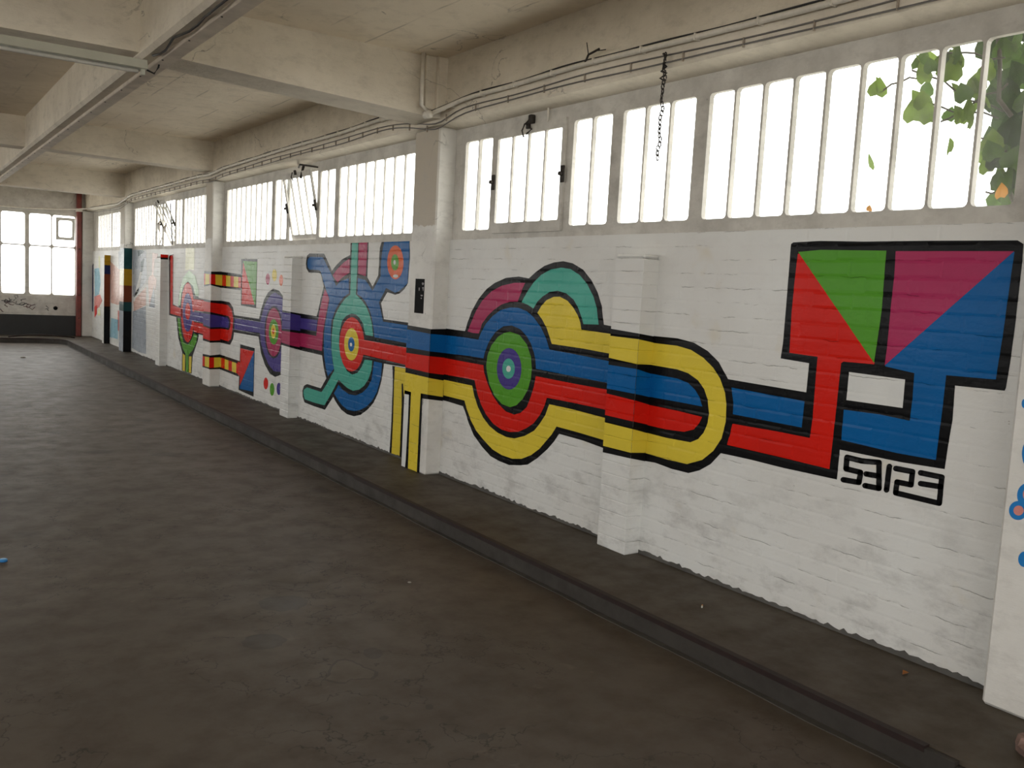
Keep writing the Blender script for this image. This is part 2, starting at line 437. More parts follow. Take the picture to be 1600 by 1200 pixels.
def film(pl, pts, layer, raw=False):
    """-> MB with the polygon draped over the relief of its plane"""
    axis, P, rel, rng = plane_of(pl)
    off = .0007+.0004*layer
    if raw: uv = pts
    elif axis == 'x': uv = [tuple(onx(p, P)[1:3]) for p in pts]
    else: uv = [(q[0], q[2]) for q in (ony(p, P) for p in pts)]
    out = MB()
    def put(poly, hf):
        if len(poly) < 3 or area2(poly) < 1e-9: return
        vs = []
        for (u, v) in poly:
            h = hf(u, v)+off
            vs.append((P-h, u, v) if axis == 'x' else (u, P-h, v))
        out.add(vs, [tuple(range(len(vs)))])
    tris = tessellate_polygon([[Vector((p[0], p[1], 0)) for p in uv]])
    for t in tris:
        tri = [uv[i] for i in t]
        if rel == 'flat':
            put(rect_clip(tri, rng[0]-.0005, rng[1]+.0005, ZS+.002, WZ1), lambda u, v: 0.0)
            continue
        v0 = min(p[1] for p in tri); v1 = max(p[1] for p in tri)
        for r in range(max(0, int((v0-ZS)/COURSE)), min(NROW-1, int((v1-ZS)/COURSE))+1):
            z0 = ZS+COURSE*r; z1 = z0+COURSE
            row = rect_clip(tri, -99, 99, z0, z1)
            if not row: continue
            if rel == 'course':
                row = rect_clip(row, rng[0]-.0008, rng[1]+.0008, z0, min(z1, PTOP+.02))
                if not row: continue
                m, g = .006, .0025
                hf = lambda u, v: -g*(1-min(1.0, (v-z0)/m, (z1-v)/m))
                for (lo, hi) in ((z0, z0+m), (z0+m, z1-m), (z1-m, z1)): put(rect_clip(row, -99, 99, lo, hi), hf)
                continue
            u0 = min(p[0] for p in row); u1 = max(p[0] for p in row)
            for (y0, y1, h) in rows[r]:
                if y1 <= u0 or y0 >= u1: continue
                cell = rect_clip(row, y0, y1, z0, z1)
                if not cell: continue
                m = BM_
                hf = lambda u, v: h*max(0.0, min(1.0, (u-y0)/m, (y1-u)/m, (v-z0)/m, (z1-v)/m))
                put(rect_clip(cell, y0+m, y1-m, z0+m, z1-m), hf)
                for e in range(4):
                    q = cell
                    if e == 0: q = clip_half(q, 0, y0+m, False); ln = ((-1, 1, z0-y0), (-1, -1, -z1-y0))
                    if e == 1: q = clip_half(q, 0, y1-m, True); ln = ((1, 1, y1+z0), (1, -1, y1-z1))
                    if e == 2: q = clip_half(q, 1, z0+m, False); ln = ((1, -1, y0-z0), (-1, -1, -y1-z0))
                    if e == 3: q = clip_half(q, 1, z1-m, True); ln = ((1, 1, y0+z1), (-1, 1, z1-y1))
                    for (a, b, c) in ln:
                        if len(q) >= 3: q = clip_line(q, a, b, c)
                    if len(q) >= 3: put(q, hf)
    return out
def add_field(root, name, col, specs, layer):
    """specs: list of (plane, polygon); one part of the painting"""
    for pl, pts in specs:
        mb = film(pl, pts, layer)
        if not mb.f: continue
        me = bpy.data.meshes.new(name); me.from_pydata(mb.v, [], mb.f); me.materials.append(PM[col]); me.update()
        o = bpy.data.objects.new(name, me); COL.objects.link(o); o.parent = root
def bandq(c, l0, l1, r0, r1, ext=.35):
    """quad from left edge (l0 top, l1 bottom) to right edge (r0, r1), stretched sideways; the plane's own edge trims it"""
    e = lambda p, q: (p[0]+(p[0]-q[0])*ext, p[1]+(p[1]-q[1])*ext)
    return c(e(l0, r0), e(r0, l0), e(r1, l1), e(l1, r1))

mural = tag(empty('mural'), 'long colourful mural of linked rings, bands and squares outlined in black', 'mural')
F = lambda name, col, layer, *specs: add_field(mural, name, col, list(specs), layer)
W = 'W'
# --- double square with its two legs
F('black_outline', 'black', 0, (W, c1((145,85),(160,75),(330,66),(600,70),(1000,65),(1560,62),(1598,85),(1590,200),(1550,560),(1515,830),(1488,985),(1480,1002),(1170,970))+
   c2((1555,380),(1525,560),(1505,692),(1240,650),(850,570),(846,620),(832,757),(500,685),(280,630),(40,578),(60,125),(155,130),(300,155),(640,212))+c1((258,830),(80,800),(95,700),(120,400))))
F('green_triangle', 'green', 2, (W, c1((190,135),(330,122),(742,127),(735,200),(715,480),(690,660),(664,828))))
F('red_square_and_leg', 'red', 1, (W, c1((196,142),(187,150),(170,300),(150,500),(135,765),(312,790),(300,920))+c2((690,250),(680,380),(663,497),(450,455),(180,408),(145,540),(450,610),(785,692),(810,480),(840,200),(858,30),(872,20))+c1((664,837),(668,826))))
F('magenta_triangle', 'magenta', 2, (W, c1((800,130),(1540,130),(730,845),(745,740),(770,480),(790,300))))
F('blue_square_and_leg', 'blue', 1, (W, c1((1532,130),(1542,135),(1525,250),(1500,430),(1470,650),(1425,932),(1115,905))+c2((1490,330),(1470,480),(1450,635),(1200,590),(860,510),(875,320),(1100,350),(1288,390),(1305,250),(1316,92))+c1((735,850),(731,840))))
F('white_panel', 'white', 1, (W, c1((508,885),(858,932),(843,1110),(492,1060))))
F('blue_bar', 'blue', 1, (W, c2((172,182),(630,268),(612,432),(180,348))))
# --- yellow loop
F('loop_outline', 'black', 2, (W, c5((420,155),(455,160),(640,178),(760,210),(860,270),(940,350),(1000,460),(1030,530),(1045,640),(1040,760),(1020,880),(960,1000),(880,1085),(800,1130),(720,1150),(600,1120),(480,1075),(370,1056))),
  ('1s', bandq(c5, (356,143), (290,1042), (462,163), (390,1062))), ('1f', bandq(c5, (156,108), (103,1000), (356,143), (290,1042))))
F('yellow_loop', 'yellow', 3, (W, c5((420,204),(455,210),(640,232),(740,262),(830,320),(900,390),(950,470),(985,570),(995,660),(990,780),(960,900),(900,990),(820,1055),(710,1085),(560,1050),(400,1003),(375,998))),
  ('1s', bandq(c5, (352,184), (342,364), (456,208), (438,368))), ('1f', bandq(c5, (156,160), (146,318), (352,184), (342,364))),
  ('1s', bandq(c5, (312,832), (297,1002), (404,857), (393,1004))), ('1f', bandq(c5, (120,785), (103,953), (312,832), (297,1002))))
F('loop_inner_outline', 'black', 4, (W, c5((400,362),(445,368),(640,402),(720,430),(790,480),(835,545),(860,620),(870,720),(860,790),(830,860),(790,905),(735,928),(560,895),(405,855),(370,847))))
F('blue_band', 'blue', 5, (W, c5((405,424),(440,430),(640,468),(720,500),(770,550),(800,600),(822,670),(640,635),(425,597),(390,590))),
  ('1s', bandq(c5, (341,399), (330,578), (434,430), (422,598))), ('1f', bandq(c5, (146,369), (134,540), (341,399), (330,578))),
  (W, c3((-40,760),(0,765),(150,780),(295,805),(320,740),(370,650),(430,580),(510,520),(600,495),(680,498),(760,530),(830,590),(900,690),(950,800),(980,900),(1200,940),(1545,1010),(1600,1020),(1600,1232),(1560,1225),(1200,1155),(880,1090),(850,1085),
     (845,1000),(830,930),(800,840),(760,770),(700,705),(620,668),(540,675),(460,730),(400,820),(360,920),(345,985),(200,960),(0,938),(-40,930))),
  ('As', bandq(c6, (825,218), (818,490), (1050,236), (1040,515))), ('Af', bandq(c6, (452,142), (440,425), (825,218), (818,490))))
F('red_band', 'red', 5, (W, c5((390,650),(420,655),(640,700),(822,745),(800,790),(760,835),(690,852),(560,835),(410,800),(380,794))),
  ('1s', bandq(c5, (328,625), (316,777), (418,652), (408,797))), ('1f', bandq(c5, (168,585), (120,731), (328,625), (316,777))),
  (W, c4((-40,-5),(0,2),(180,35),(345,65),(350,130),(380,230),(430,350),(490,440),(560,510),(640,540),(700,525),(760,470),(800,370),(830,270),(848,170),(1200,240),(1530,300),(1590,312),(1570,512),(1505,490),(1200,425),(955,378),(930,460),(890,540),(830,620),(760,670),(680,705),(600,708),(520,685),(440,630),(370,540),(320,440),(285,330),(260,210),(200,195),(0,160),(-40,150))),
  ('As', bandq(c6, (816,566), (805,826), (1036,588), (1028,855))), ('Af', bandq(c6, (443,510), (432,738), (816,566), (805,826))))
# --- the ring cluster between pillar and pilaster
F('cluster_outline', 'black', 0, (W, c3((-60,690),(0,700),(165,722),(190,640),(230,530),(290,420),(370,320),(450,260),(560,210),(680,198),(780,215),(850,150),(930,95),(1020,62),(1110,50),(1200,70),(1300,130),(1380,230),(1440,350),(1480,480),(1500,660),(1560,672),(1610,680))+
   c4((1590,890),(1490,860),(1300,790),(1070,725),(1020,800),(960,870),(860,960),(770,1020),(700,1028),(590,1025),(500,990),(410,940),(330,850),(250,740),(200,620),(165,510),(145,460),(0,415),(-60,400))))
F('magenta_arc', 'magenta', 1, (W, c3((190,725),(225,640),(270,530),(330,430),(420,340),(520,285),(640,258),(745,258),(720,310),(700,370),(672,438),(600,440),(520,465),(440,520),(380,580),(330,650),(298,745),(240,740))))
F('teal_arc', 'teal', 1, (W, c3((710,445),(760,350),(830,250),(900,180),(990,130),(1090,112),(1180,125),(1270,185),(1340,270),(1400,390),(1435,510),(1450,660),(1305,655),(1290,600),(1260,510),(1210,420),(1140,360),(1060,335),(980,345),(910,390),(860,440),(825,505),(770,470))))
F('yellow_dome', 'yellow', 1, (W, c3((862,548),(900,480),(950,425),(1020,392),(1080,392),(1150,430),(1210,500),(1250,570),(1275,640),(1285,710),(1400,725),(1560,748),(1610,756),(1610,948),(1555,938),(1300,890),(1000,845),(980,780),(950,690),(905,605))))
F('yellow_scoop', 'yellow', 1, (W, c4((-40,205),(0,212),(130,240),(235,262),(255,360),(290,470),(340,570),(400,650),(480,715),(560,755),(640,770),(740,745),(830,695),(890,620),(940,540),(975,440),(1200,490),(1505,570),(1570,584),(1550,798),(1490,782),(1250,710),(1045,655),(1000,730),(940,800),(880,870),(800,930),(710,965),(620,965),(520,930),(430,875),(350,790),(270,690),(220,590),(180,480),(160,405),(0,365),(-40,355))))
F('green_ring', 'green', 1, (W, c3((600,728),(690,760),(760,850),(800,970),(808,1090))+c4((800,190),(770,300),(720,390),(660,450),(600,470),(520,440),(450,360),(400,250),(375,130))+c3((370,1050),(380,960),(420,860),(480,780),(540,740))))
F('purple_ring', 'purple', 2, (W, ell(c3, 590, 1085, 118, 200)))
F('teal_disc', 'teal', 3, (W, ell(c3, 585, 1083, 60, 98)))
F('white_dot', 'white', 4, (W, ell(c3, 585, 1085, 22, 30, 14)))
# --- pillar with the two yellow legs
F('band_outline', 'black', 0, ('As', bandq(c6, (825,143), (785,905), (1058,140), (1010,945))), ('As', c7((560,108),(585,112),(745,135),(770,140),(770,200),(745,197),(585,178),(560,175))),
  ('Af', c6((440,75),(455,78),(832,142),(850,145))+c7((620,180),(585,178),(520,170),(300,112),(240,100))),
  ('Af', c7((290,-40),(314,-36),(314,110),(302,300),(290,600),(274,890),(240,880),(250,500))), ('Af', c7((300,70),(392,88),(392,120),(300,112))),
  ('Af', c7((360,110),(395,90),(395,140),(385,400),(355,1012),(322,1000),(345,500),(360,250))), ('Af', c7((495,105),(528,115),(520,300),(505,700),(488,1070),(458,1055),(480,600),(498,200))),
  (W, c7((175,-215),(345,-180),(330,300),(300,890),(140,822),(160,500),(180,0))))
F('yellow_legs', 'yellow', 1, ('As', bandq(c6, (795,905), (785,1165), (1022,945), (1010,1200))), ('Af', c6((400,812),(445,822),(800,903),(830,910))+c7((620,128),(583,124),(507,108),(490,400),(460,1052),(355,1010),(378,450),(393,95),(312,70),(312,-30))),
  (W, c7((205,-205),(340,-178),(320,100),(285,300),(262,862),(165,822),(185,400),(195,0))))
F('leg_outline', 'black', 2, (W, c7((284,-5),(300,-5),(320,300),(300,895),(258,880),(275,500),(284,250))))
F('white_slot', 'white', 1, ('Af', c7((302,115),(368,125),(358,400),(330,900),(322,975),(275,955),(285,600),(302,300))))
# --- the creature with raised arms
F('creature_outline', 'black', 0, (W, c8((150,330),(160,275),(190,248),(370,250),(385,275),(470,465),(520,400),(600,320),(700,268),(705,75),(930,80),(925,250),(912,545),(980,665),(1050,520),(1060,350),(1070,180),(1100,75),(1150,60),(1442,42),(1446,300),(1430,500),(1420,620),(1380,690),(1320,745),(1260,765),(1165,730),(1085,870),(1105,980),(1120,1070),(1405,1110),(1470,1122))+
   d1((1380,560),(1290,550),(1160,530),(1050,510),(1045,560),(1025,700),(980,860),(930,970),(860,1050),(780,1110),(700,1128),(620,1105),(550,1050),(500,980),(455,900),(360,1052),(230,1010),(120,965),(98,900),(95,830),(115,770),(150,750),(230,775),(310,800),(375,685),(345,560),(325,415),(200,385),(50,350),(10,340))+
   c8((20,985),(80,1000),(280,1035),(300,960),(330,810),(370,660),(330,500),(310,490),(180,485),(155,440),(145,380))))
F('purple_band', 'purple', 1, (W, d1((10,-32),(272,2),(258,132),(10,92))), ('2s', bandq(d2, (415,447), (413,575), (494,465), (488,584))), ('2f', bandq(d2, (356,440), (354,570), (415,447), (413,575))))
F('magenta_band', 'magenta', 1, (W, d1((10,138),(258,188),(275,30))+c8((300,1080),(320,950),(350,810),(385,695),(440,800),(420,900),(395,1020),(378,1130))+d1((338,130),(325,364),(10,295))),
  (W, c8((480,520),(540,440),(620,360),(695,310),(692,490),(640,520),(580,570),(540,610),(510,570))), (W, c8((810,75),(915,80),(908,300),(893,535),(800,500),(803,300))),
  ('2s', bandq(d2, (413,592), (410,696), (488,604), (484,712))), ('2f', bandq(d2, (354,583), (352,676), (413,592), (410,696))))
F('band_outline', 'black', 0, ('2s', bandq(d2, (418,436), (408,712), (497,450), (483,732))), ('2f', bandq(d2, (356,424), (350,694), (418,436), (408,712))))
F('blue_limbs', 'blue', 1, (W, c8((165,380),(168,320),(195,290),(355,295),(375,330),(470,520),(525,655),(580,595),(680,560),(685,745),(620,790),(560,870),(510,960),(480,1060))+d1((438,0),(430,100),(430,300),(445,470),(465,570),(395,660),(370,560),(350,430),(345,300),(350,150))+c8((385,1150),(410,1000),(440,830),(380,650),(330,470),(300,455),(190,450),(168,420))),
  (W, c8((795,555),(890,580),(980,715),(1080,530),(1085,350),(1105,200),(1130,78),(1440,60),(1438,300),(1415,620),(1370,670),(1310,720),(1260,740),(1150,680),(1060,860),(1090,1000),(1110,1100),(1400,1145),(1470,1158))+d1((1380,283),(1310,270),(940,202),(930,100))+c8((970,1050),(940,950),(890,850),(840,790),(790,760))),
  (W, d1((935,485),(1030,505),(1015,680),(970,840),(910,950),(840,1020),(770,1055),(700,1068),(620,1050),(560,1000),(510,930),(465,860),(520,760),(570,820),(640,870),(720,885),(800,850),(860,790),(905,700),(920,600))))
F('teal_body', 'teal', 1, (W, c8((725,85),(800,82),(790,400),(770,760),(840,830),(900,910),(940,1010),(968,1110))+d1((912,60),(925,190),(835,175),(820,120))+c8((862,1130),(820,1060),(770,1010),(715,998),(650,1030),(600,1090))+d1((550,60),(530,150),(525,280),(540,400),(570,510),(620,600),(680,640),(740,620),(790,550),(825,465),(915,475),(905,590),(870,690),(820,770),(760,815),(690,830),(620,795),(570,750),(520,700),(440,850),(355,1000),(240,970),(125,930),(105,860),(115,815),(150,790),(320,845),(370,770),(470,590),(450,470),(435,330),(440,180))+c8((490,1080),(530,980),(580,890),(640,810),(700,765),(712,400))))
F('red_disc', 'red', 1, (W, ell(d1, 675, 285, 146, 318)))
F('red_band', 'red', 2, (W, d1((765,222),(830,235),(1310,325),(1380,338),(1380,545),(1290,522),(830,410),(760,392))))
F('yellow_ring', 'yellow', 3, (W, ell(d1, 672, 285, 85, 190)))
F('blue_disc', 'blue', 4, (W, ell(d1, 670, 285, 38, 85)))
F('white_dot', 'white', 5, (W, ell(d1, 667, 288, 14, 22, 12)))
F('orange_ring', 'orange', 2, (W, ell(c8, 1265, 360, 102, 212)))
F('green_disc', 'green', 3, (W, ell(c8, 1260, 360, 48, 102)))
F('white_dot', 'white', 4, (W, ell(c8, 1256, 360, 15, 30, 12)), (W, ell(c8, 1268, 532, 34, 20, 12)))
# --- purple wheel, its band and the striped brackets
F('wheel_outline', 'black', 0, (W, d2((-60,455),(0,465),(175,490),(190,420),(215,340),(245,285),(285,255),(330,270),(360,310),(400,360),(400,915),(340,930),(300,945),(260,920),(220,850),(190,760),(170,630),(0,600),(-60,590))))
F('purple_wheel', 'purple', 1, (W, d2((-60,480),(0,490),(185,515),(205,430),(235,350),(270,300),(300,285),(340,310),(400,380),(400,890),(330,905),(290,900),(250,850),(215,770),(190,680),(180,600),(0,577),(-60,568))))
F('wheel_rim', 'black', 2, (W, ell(d2, 290, 595, 72, 205)))
F('magenta_disc', 'magenta', 3, (W, ell(d2, 290, 595, 62, 190)))
F('green_disc', 'green', 4, (W, ell(d2, 290, 593, 38, 100)))
F('yellow_disc', 'yellow', 5, (W, ell(d2, 288, 590, 20, 55)))
F('orange_dot', 'orange', 6, (W, ell(d2, 288, 588, 9, 25, 12)))
F('loop_outline', 'black', 2, (W, d3((168,362),(180,370),(260,385),(290,430),(303,520),(300,620),(290,690),(265,740),(180,720),(168,712))), ('Bs', bandq(d3, (103,370), (100,722), (180,372), (178,720))), ('Bf', bandq(d3, (38,356), (38,702), (103,370), (100,722))))
F('red_loop', 'red', 3, (W, d3((168,388),(180,395),(250,410),(280,450),(292,520),(285,620),(272,690),(250,712),(180,690),(168,684))), ('Bs', bandq(d3, (104,388), (100,705), (180,398), (178,702))), ('Bf', bandq(d3, (38,374), (38,684), (104,388), (100,705))))
F('loop_core_outline', 'black', 4, (W, d3((168,478),(180,485),(250,500),(268,530),(268,590),(255,615),(180,605),(168,600))), ('Bs', bandq(d3, (104,468), (103,608), (180,484), (180,606))), ('Bf', bandq(d3, (38,460), (38,582), (104,468), (103,608))))
F('purple_core', 'purple', 5, (W, d3((168,494),(180,500),(245,515),(258,545),(252,600),(180,590),(168,585))), ('Bs', bandq(d3, (104,486), (103,594), (180,500), (180,592))), ('Bf', bandq(d3, (38,476), (38,568), (104,486), (103,594))))
def stripe(pl, x0, x1, t0, t1, b0, b1, xa, xb):
    """slanted quad between xa and xb on a band whose top runs t0..t1 and bottom b0..b1 over x0..x1"""
    f = lambda x, p, q: p+(q-p)*(x-x0)/(x1-x0)
    return (pl, d3((xa, f(xa,t0,t1)), (xb, f(xb,t0,t1)), (xb, f(xb,b0,b1)), (xa, f(xa,b0,b1))))
F('upper_bracket_outline', 'black', 0, (W, d3((168,126),(180,130),(360,152),(360,286),(180,262),(168,256))), ('Bs', bandq(d3, (105,130), (103,243), (180,130), (180,263))), ('Bf', bandq(d3, (38,124), (38,256), (105,130), (103,243))))
F('upper_bracket_red', 'red', 1, stripe(W, 180, 360, 155, 178, 245, 266, 165, 362), ('Bs', bandq(d3, (105,152), (103,232), (180,156), (180,245))), ('Bf', bandq(d3, (38,145), (38,240), (105,152), (103,232))))
F('upper_bracket_yellow', 'yellow', 2, *[stripe(W, 180, 360, 155, 178, 245, 266, a, b) for a, b in ((165,200),(232,268),(296,334))], stripe('Bs', 105, 180, 152, 156, 232, 245, 142, 200), stripe('Bf', 38, 105, 145, 152, 240, 232, 58, 92))
F('lower_bracket_outline', 'black', 0, (W, d3((168,804),(180,820),(345,875),(335,1005),(180,942),(168,922))), ('Bs', bandq(d3, (102,828), (100,944), (180,820), (180,942))), ('Bf', bandq(d3, (38,815), (38,926), (102,828), (100,944))))
F('lower_bracket_red', 'red', 1, stripe(W, 180, 345, 845, 900, 925, 985, 165, 348), ('Bs', bandq(d3, (102,846), (100,932), (180,844), (180,926))), ('Bf', bandq(d3, (38,834), (38,914), (102,846), (100,932))))
F('lower_bracket_yellow', 'yellow', 2, *[stripe(W, 180, 345, 845, 900, 925, 985, a, b) for a, b in ((165,190),(220,252),(281,316))], stripe('Bs', 102, 180, 846, 844, 932, 926, 130, 200), stripe('Bf', 38, 102, 834, 846, 914, 932, 54, 90))
F('upper_square_outline', 'black', 1, (W, d3((358,25),(492,25),(482,432),(355,410))))
F('upper_square_red', 'red', 2, (W, d3((374,52),(366,200),(362,400),(470,405))))
F('upper_square_green', 'green', 3, (W, d3((374,42),(490,48),(478,403),(468,403))))
F('lower_square_outline', 'black', 1, (W, d3((350,735),(470,768),(460,1172),(335,1115))))
F('lower_square_red', 'red', 2, (W, d3((352,768),(465,795),(346,1078))), (W, d3((330,880),(352,888),(350,1000),(330,990))))
F('lower_square_blue', 'blue', 3, (W, d3((465,794),(458,1132),(346,1105),(347,1084))))
# --- flower and its bracket
F('flower_outline', 'black', 0, (W, d4((186,118),(196,100),(224,92),(222,520),(268,545),(268,450),(285,360),(330,300),(352,290),(395,330),(420,400),(440,465),(520,485),(520,800),(440,775),(435,820),(400,925),(388,960),(380,1112),(296,1085),(298,930),(265,800),(248,630),(188,612))))
F('red_bracket', 'red', 1, (W, d4((198,112),(222,98),(218,528),(300,560),(300,628),(198,600))), ('3s', d4((100,88),(225,90),(225,125),(100,120))))
F('bracket_black_line', 'black', 1, ('3s', d4((100,120),(225,125),(225,142),(100,136))))  # black painted line below the red bracket end on the pilaster
F('green_cup', 'green', 1, (W, d4((258,635),(275,780),(305,900),(330,950),(330,1095),(352,1102),(352,955),(390,910),(420,840),(430,785),(400,770),(370,840),(345,865),(310,840),(290,760),(280,640))))
F('yellow_stem', 'yellow', 1, (W, d4((304,940),(324,955),(322,1090),(302,1084))), (W, d4((358,965),(380,965),(374,1106),(356,1100))))
F('red_petal', 'red', 1, (W, ell(d4, 346, 590, 56, 255)))
F('red_arm', 'red', 2, (W, d4((390,475),(520,492),(520,590),(395,570))), (W, d4((390,670),(520,695),(520,785),(400,755))))
F('purple_petal', 'purple', 3, (W, ell(d4, 346, 590, 42, 165)))
F('purple_arm', 'purple', 4, (W, d4((375,580),(520,602),(520,680),(380,660))))
F('red_core', 'red', 5, (W, ell(d4, 348, 580, 22, 72)))
F('pale_green_crown', 'palegreen', 6, (W, d4((265,530),(280,400),(310,290),(360,230),(410,280),(440,400),(440,455),(412,445),(392,365),(350,325),(315,360),(295,430),(285,530))))
F('pale_yellow_stalk', 'paleyellow', 2, (W, d4((330,40),(405,40),(400,232),(365,222),(325,236))))

# separate paintings
def painting(name, label, cat, *fields, group=None):
    axis, P, rel, rng = plane_of(fields[0][2][0][0])
    root = tag(empty(name), label, cat, group)
    for nm, col, specs, layer in fields: add_field(root, nm, col, specs, layer)
    return root
def strokes(c, paths, wpx):
    out = []
    for path in paths:
        for (a, b) in zip(path[:-1], path[1:]):
            dx, dy = b[0]-a[0], b[1]-a[1]; L = math.hypot(dx, dy); ux, uy = dx/L*wpx/2, dy/L*wpx/2
            out.append([p for p in ell(c, b[0], b[1], wpx/2, wpx/2, 12)]); out.append([p for p in ell(c, a[0], a[1], wpx/2, wpx/2, 12)])
            out.append(c((a[0]-ux*0-uy, a[1]-uy*0+ux), (a[0]-ux*0+uy, a[1]-uy*0-ux), (b[0]+ux*0+uy, b[1]+uy*0-ux), (b[0]+ux*0-uy, b[1]+uy*0+ux)))
    return out
digits = [('digit_five', [[(985,640),(895,618),(890,690),(980,712),(970,775),(872,758)]]),
          ('digit_three', [[(980,640),(1095,650),(1095,812),(1008,795)], [(1015,722),(1090,735)]]),
          ('digit_one', [[(1160,675),(1142,822)]]),
          ('digit_two', [[(1200,688),(1305,708),(1295,790),(1208,772),(1200,840),(1470,905)]]),
          ('digit_three', [[(1355,715),(1488,742),(1472,905)], [(1355,782),(1480,802)]])]
painting('painted_number', 'black hand-painted number 53123 below the blue square', 'number',
         *[(nm, 'black', [(W, q) for q in strokes(c2, ps, 35)], 1) for nm, ps in digits])
dots = [('magenta', 243, 180, 16, 44), ('yellow', 295, 150, 18, 48), ('orange', 347, 190, 15, 44), ('red', 228, 995, 18, 46), ('green', 277, 1042, 18, 50), ('purple', 330, 1038, 18, 48)]
for col, x, y, rx, ry in dots:
    up = y < 500
    painting('painted_dot', '%s painted dot in the row of three %s the purple wheel' % (col, 'above' if up else 'below'), 'dot', ('dot', col, [(W, ell(d2, x, y, rx, ry, 20))], 1), group='painted dots above and below the purple wheel')
# blue sprayed rings on the nearest pillar
def ring(c, cx, cy, rx, ry, t): return [('Zf', ell(c, cx, cy, rx, ry)), ]
painting('sprayed_rings', 'blue sprayed rings with pink centres on the wide white pillar', 'graffiti',
   ('blue_ring', 'sprayblue', [('Zf', ell(d7, 245, 728, 60, 72))], 1), ('blue_ring', 'sprayblue', [('Zf', ell(d7, 192, 816, 54, 56))], 2),
   ('blue_blob', 'sprayblue', [('Zf', ell(d7, 250, 485, 36, 78)), ('Zf', ell(d7, 226, 190, 14, 26)), ('Zf', ell(d7, 228, 1102, 36, 46))], 1), ('blue_line', 'sprayblue', [('Zf', d7((228,890),(250,890),(250,1040),(232,1040)))], 3),
   ('pink_centre', 'salmon', [('Zf', ell(d7, 195, 816, 30, 29)), ('Zf', ell(d7, 252, 722, 32, 40))], 4))
# far faded graffiti between the last pillars
fg = lambda *a: (W, d5(*a))
painting('faded_graffiti', 'faded grey, pink and blue graffiti between the striped pillar and the black pillar', 'graffiti',
   ('grey_wash', 'greyblue', [fg((465,115),(590,125),(600,400),(560,430),(470,560),(465,560))], 1), ('white_letter', 'white', [fg((470,600),(500,470),(540,320),(552,330),(530,470),(480,610))], 2),
   ('dark_stroke', 'tealdark', [fg((510,130),(560,120),(575,140),(540,165),(515,190)), fg((540,240),(570,200),(578,215),(556,330),(540,330))], 2), ('pale_blue_stroke', 'greyblue', [fg((470,545),(580,405),(590,420),(480,570))], 2),
   ('pink_wash', 'blush', [fg((470,600),(590,470),(590,640),(475,700))], 1), ('grey_base', 'greyblue', [fg((465,700),(590,650),(590,1100),(520,1080),(455,1040))], 1))
painting('faded_pink_square', 'faded pink and lilac painted square beside the small red topped pilaster', 'graffiti',
   ('pink_shape', 'blush', [fg((650,150),(700,160),(695,200),(672,210),(660,360),(690,400),(680,480),(620,650),(610,420),(620,370),(645,360))], 1), ('lilac_triangle', 'greyblue', [fg((668,450),(672,665),(618,662))], 2))
painting('faded_panel_graffiti', 'faded blue and pink graffiti between the last two dark pilasters', 'graffiti',
   ('pink_panel', 'blush', [fg((255,230),(330,300),(370,320),(365,600),(330,640),(260,620))], 1), ('blue_panel', 'skyblue', [fg((262,760),(330,780),(325,960),(250,940))], 1),
   ('red_edge', 'pink', [fg((325,690),(360,700),(355,880),(325,880))], 1), ('teal_corner', 'greyblue', [fg((330,140),(375,130),(372,310),(335,300))], 1))
painting('corner_graffiti', 'blue, red and yellow graffiti in the corner by the back wall', 'graffiti',
   ('blue_blob', 'skyblue', [fg((105,300),(150,290),(165,420),(150,540),(110,560))], 1), ('pink_blob', 'pink', [fg((105,560),(160,540),(180,600),(150,660),(105,690))], 1),
   ('red_blob', 'red', [fg((105,655),(130,640),(130,720),(108,760))], 2), ('yellow_drip', 'paleyellow', [fg((145,180),(158,185),(160,280),(148,300)), fg((145,665),(160,680),(165,740),(135,735))], 2), ('dark_edge', 'navy', [fg((60,300),(98,250),(98,560),(95,700),(85,700))], 1))
# dark painted pillars at the far end
def flat_paint(root, pl, name, col, v0, v1, layer=0):
    axis, P, rel, rng = plane_of(pl)
    mb = film(pl, [(rng[0]-.01, v0), (rng[1]+.01, v0), (rng[1]+.01, v1), (rng[0]-.01, v1)], layer, raw=True)
    me = bpy.data.meshes.new(name); me.from_pydata(mb.v, [], mb.f); me.materials.append(PM[col]); me.update()
    o = bpy.data.objects.new(name, me); COL.objects.link(o); o.parent = root
cp = tag(empty('pillar_painting'), 'black, ochre and brown painting covering the far pillar', 'graffiti')
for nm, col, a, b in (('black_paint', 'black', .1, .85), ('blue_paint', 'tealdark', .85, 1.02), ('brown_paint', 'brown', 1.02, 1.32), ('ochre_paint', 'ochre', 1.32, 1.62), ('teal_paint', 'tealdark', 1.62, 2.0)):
    flat_paint(cp, 'Cs', nm, col, a, b); flat_paint(cp, 'Cf', nm, {'black': 'greyblue', 'ochre': 'paleyellow', 'brown': 'blush', 'tealdark': 'tealdark'}[col], a, b)  # front bands take paler colours: grazing window sheen put into the paint
cp = tag(empty('pilaster_painting'), 'black, brown and ochre painting covering the narrow pilaster near the back corner', 'graffiti')
for nm, col, a, b in (('black_paint', 'black', .1, .85), ('brown_paint', 'brown', .85, 1.5), ('navy_paint', 'navy', 1.5, 1.68), ('ochre_paint', 'ochre', 1.68, 1.88)):
    flat_paint(cp, '4s', nm, col, a, b)

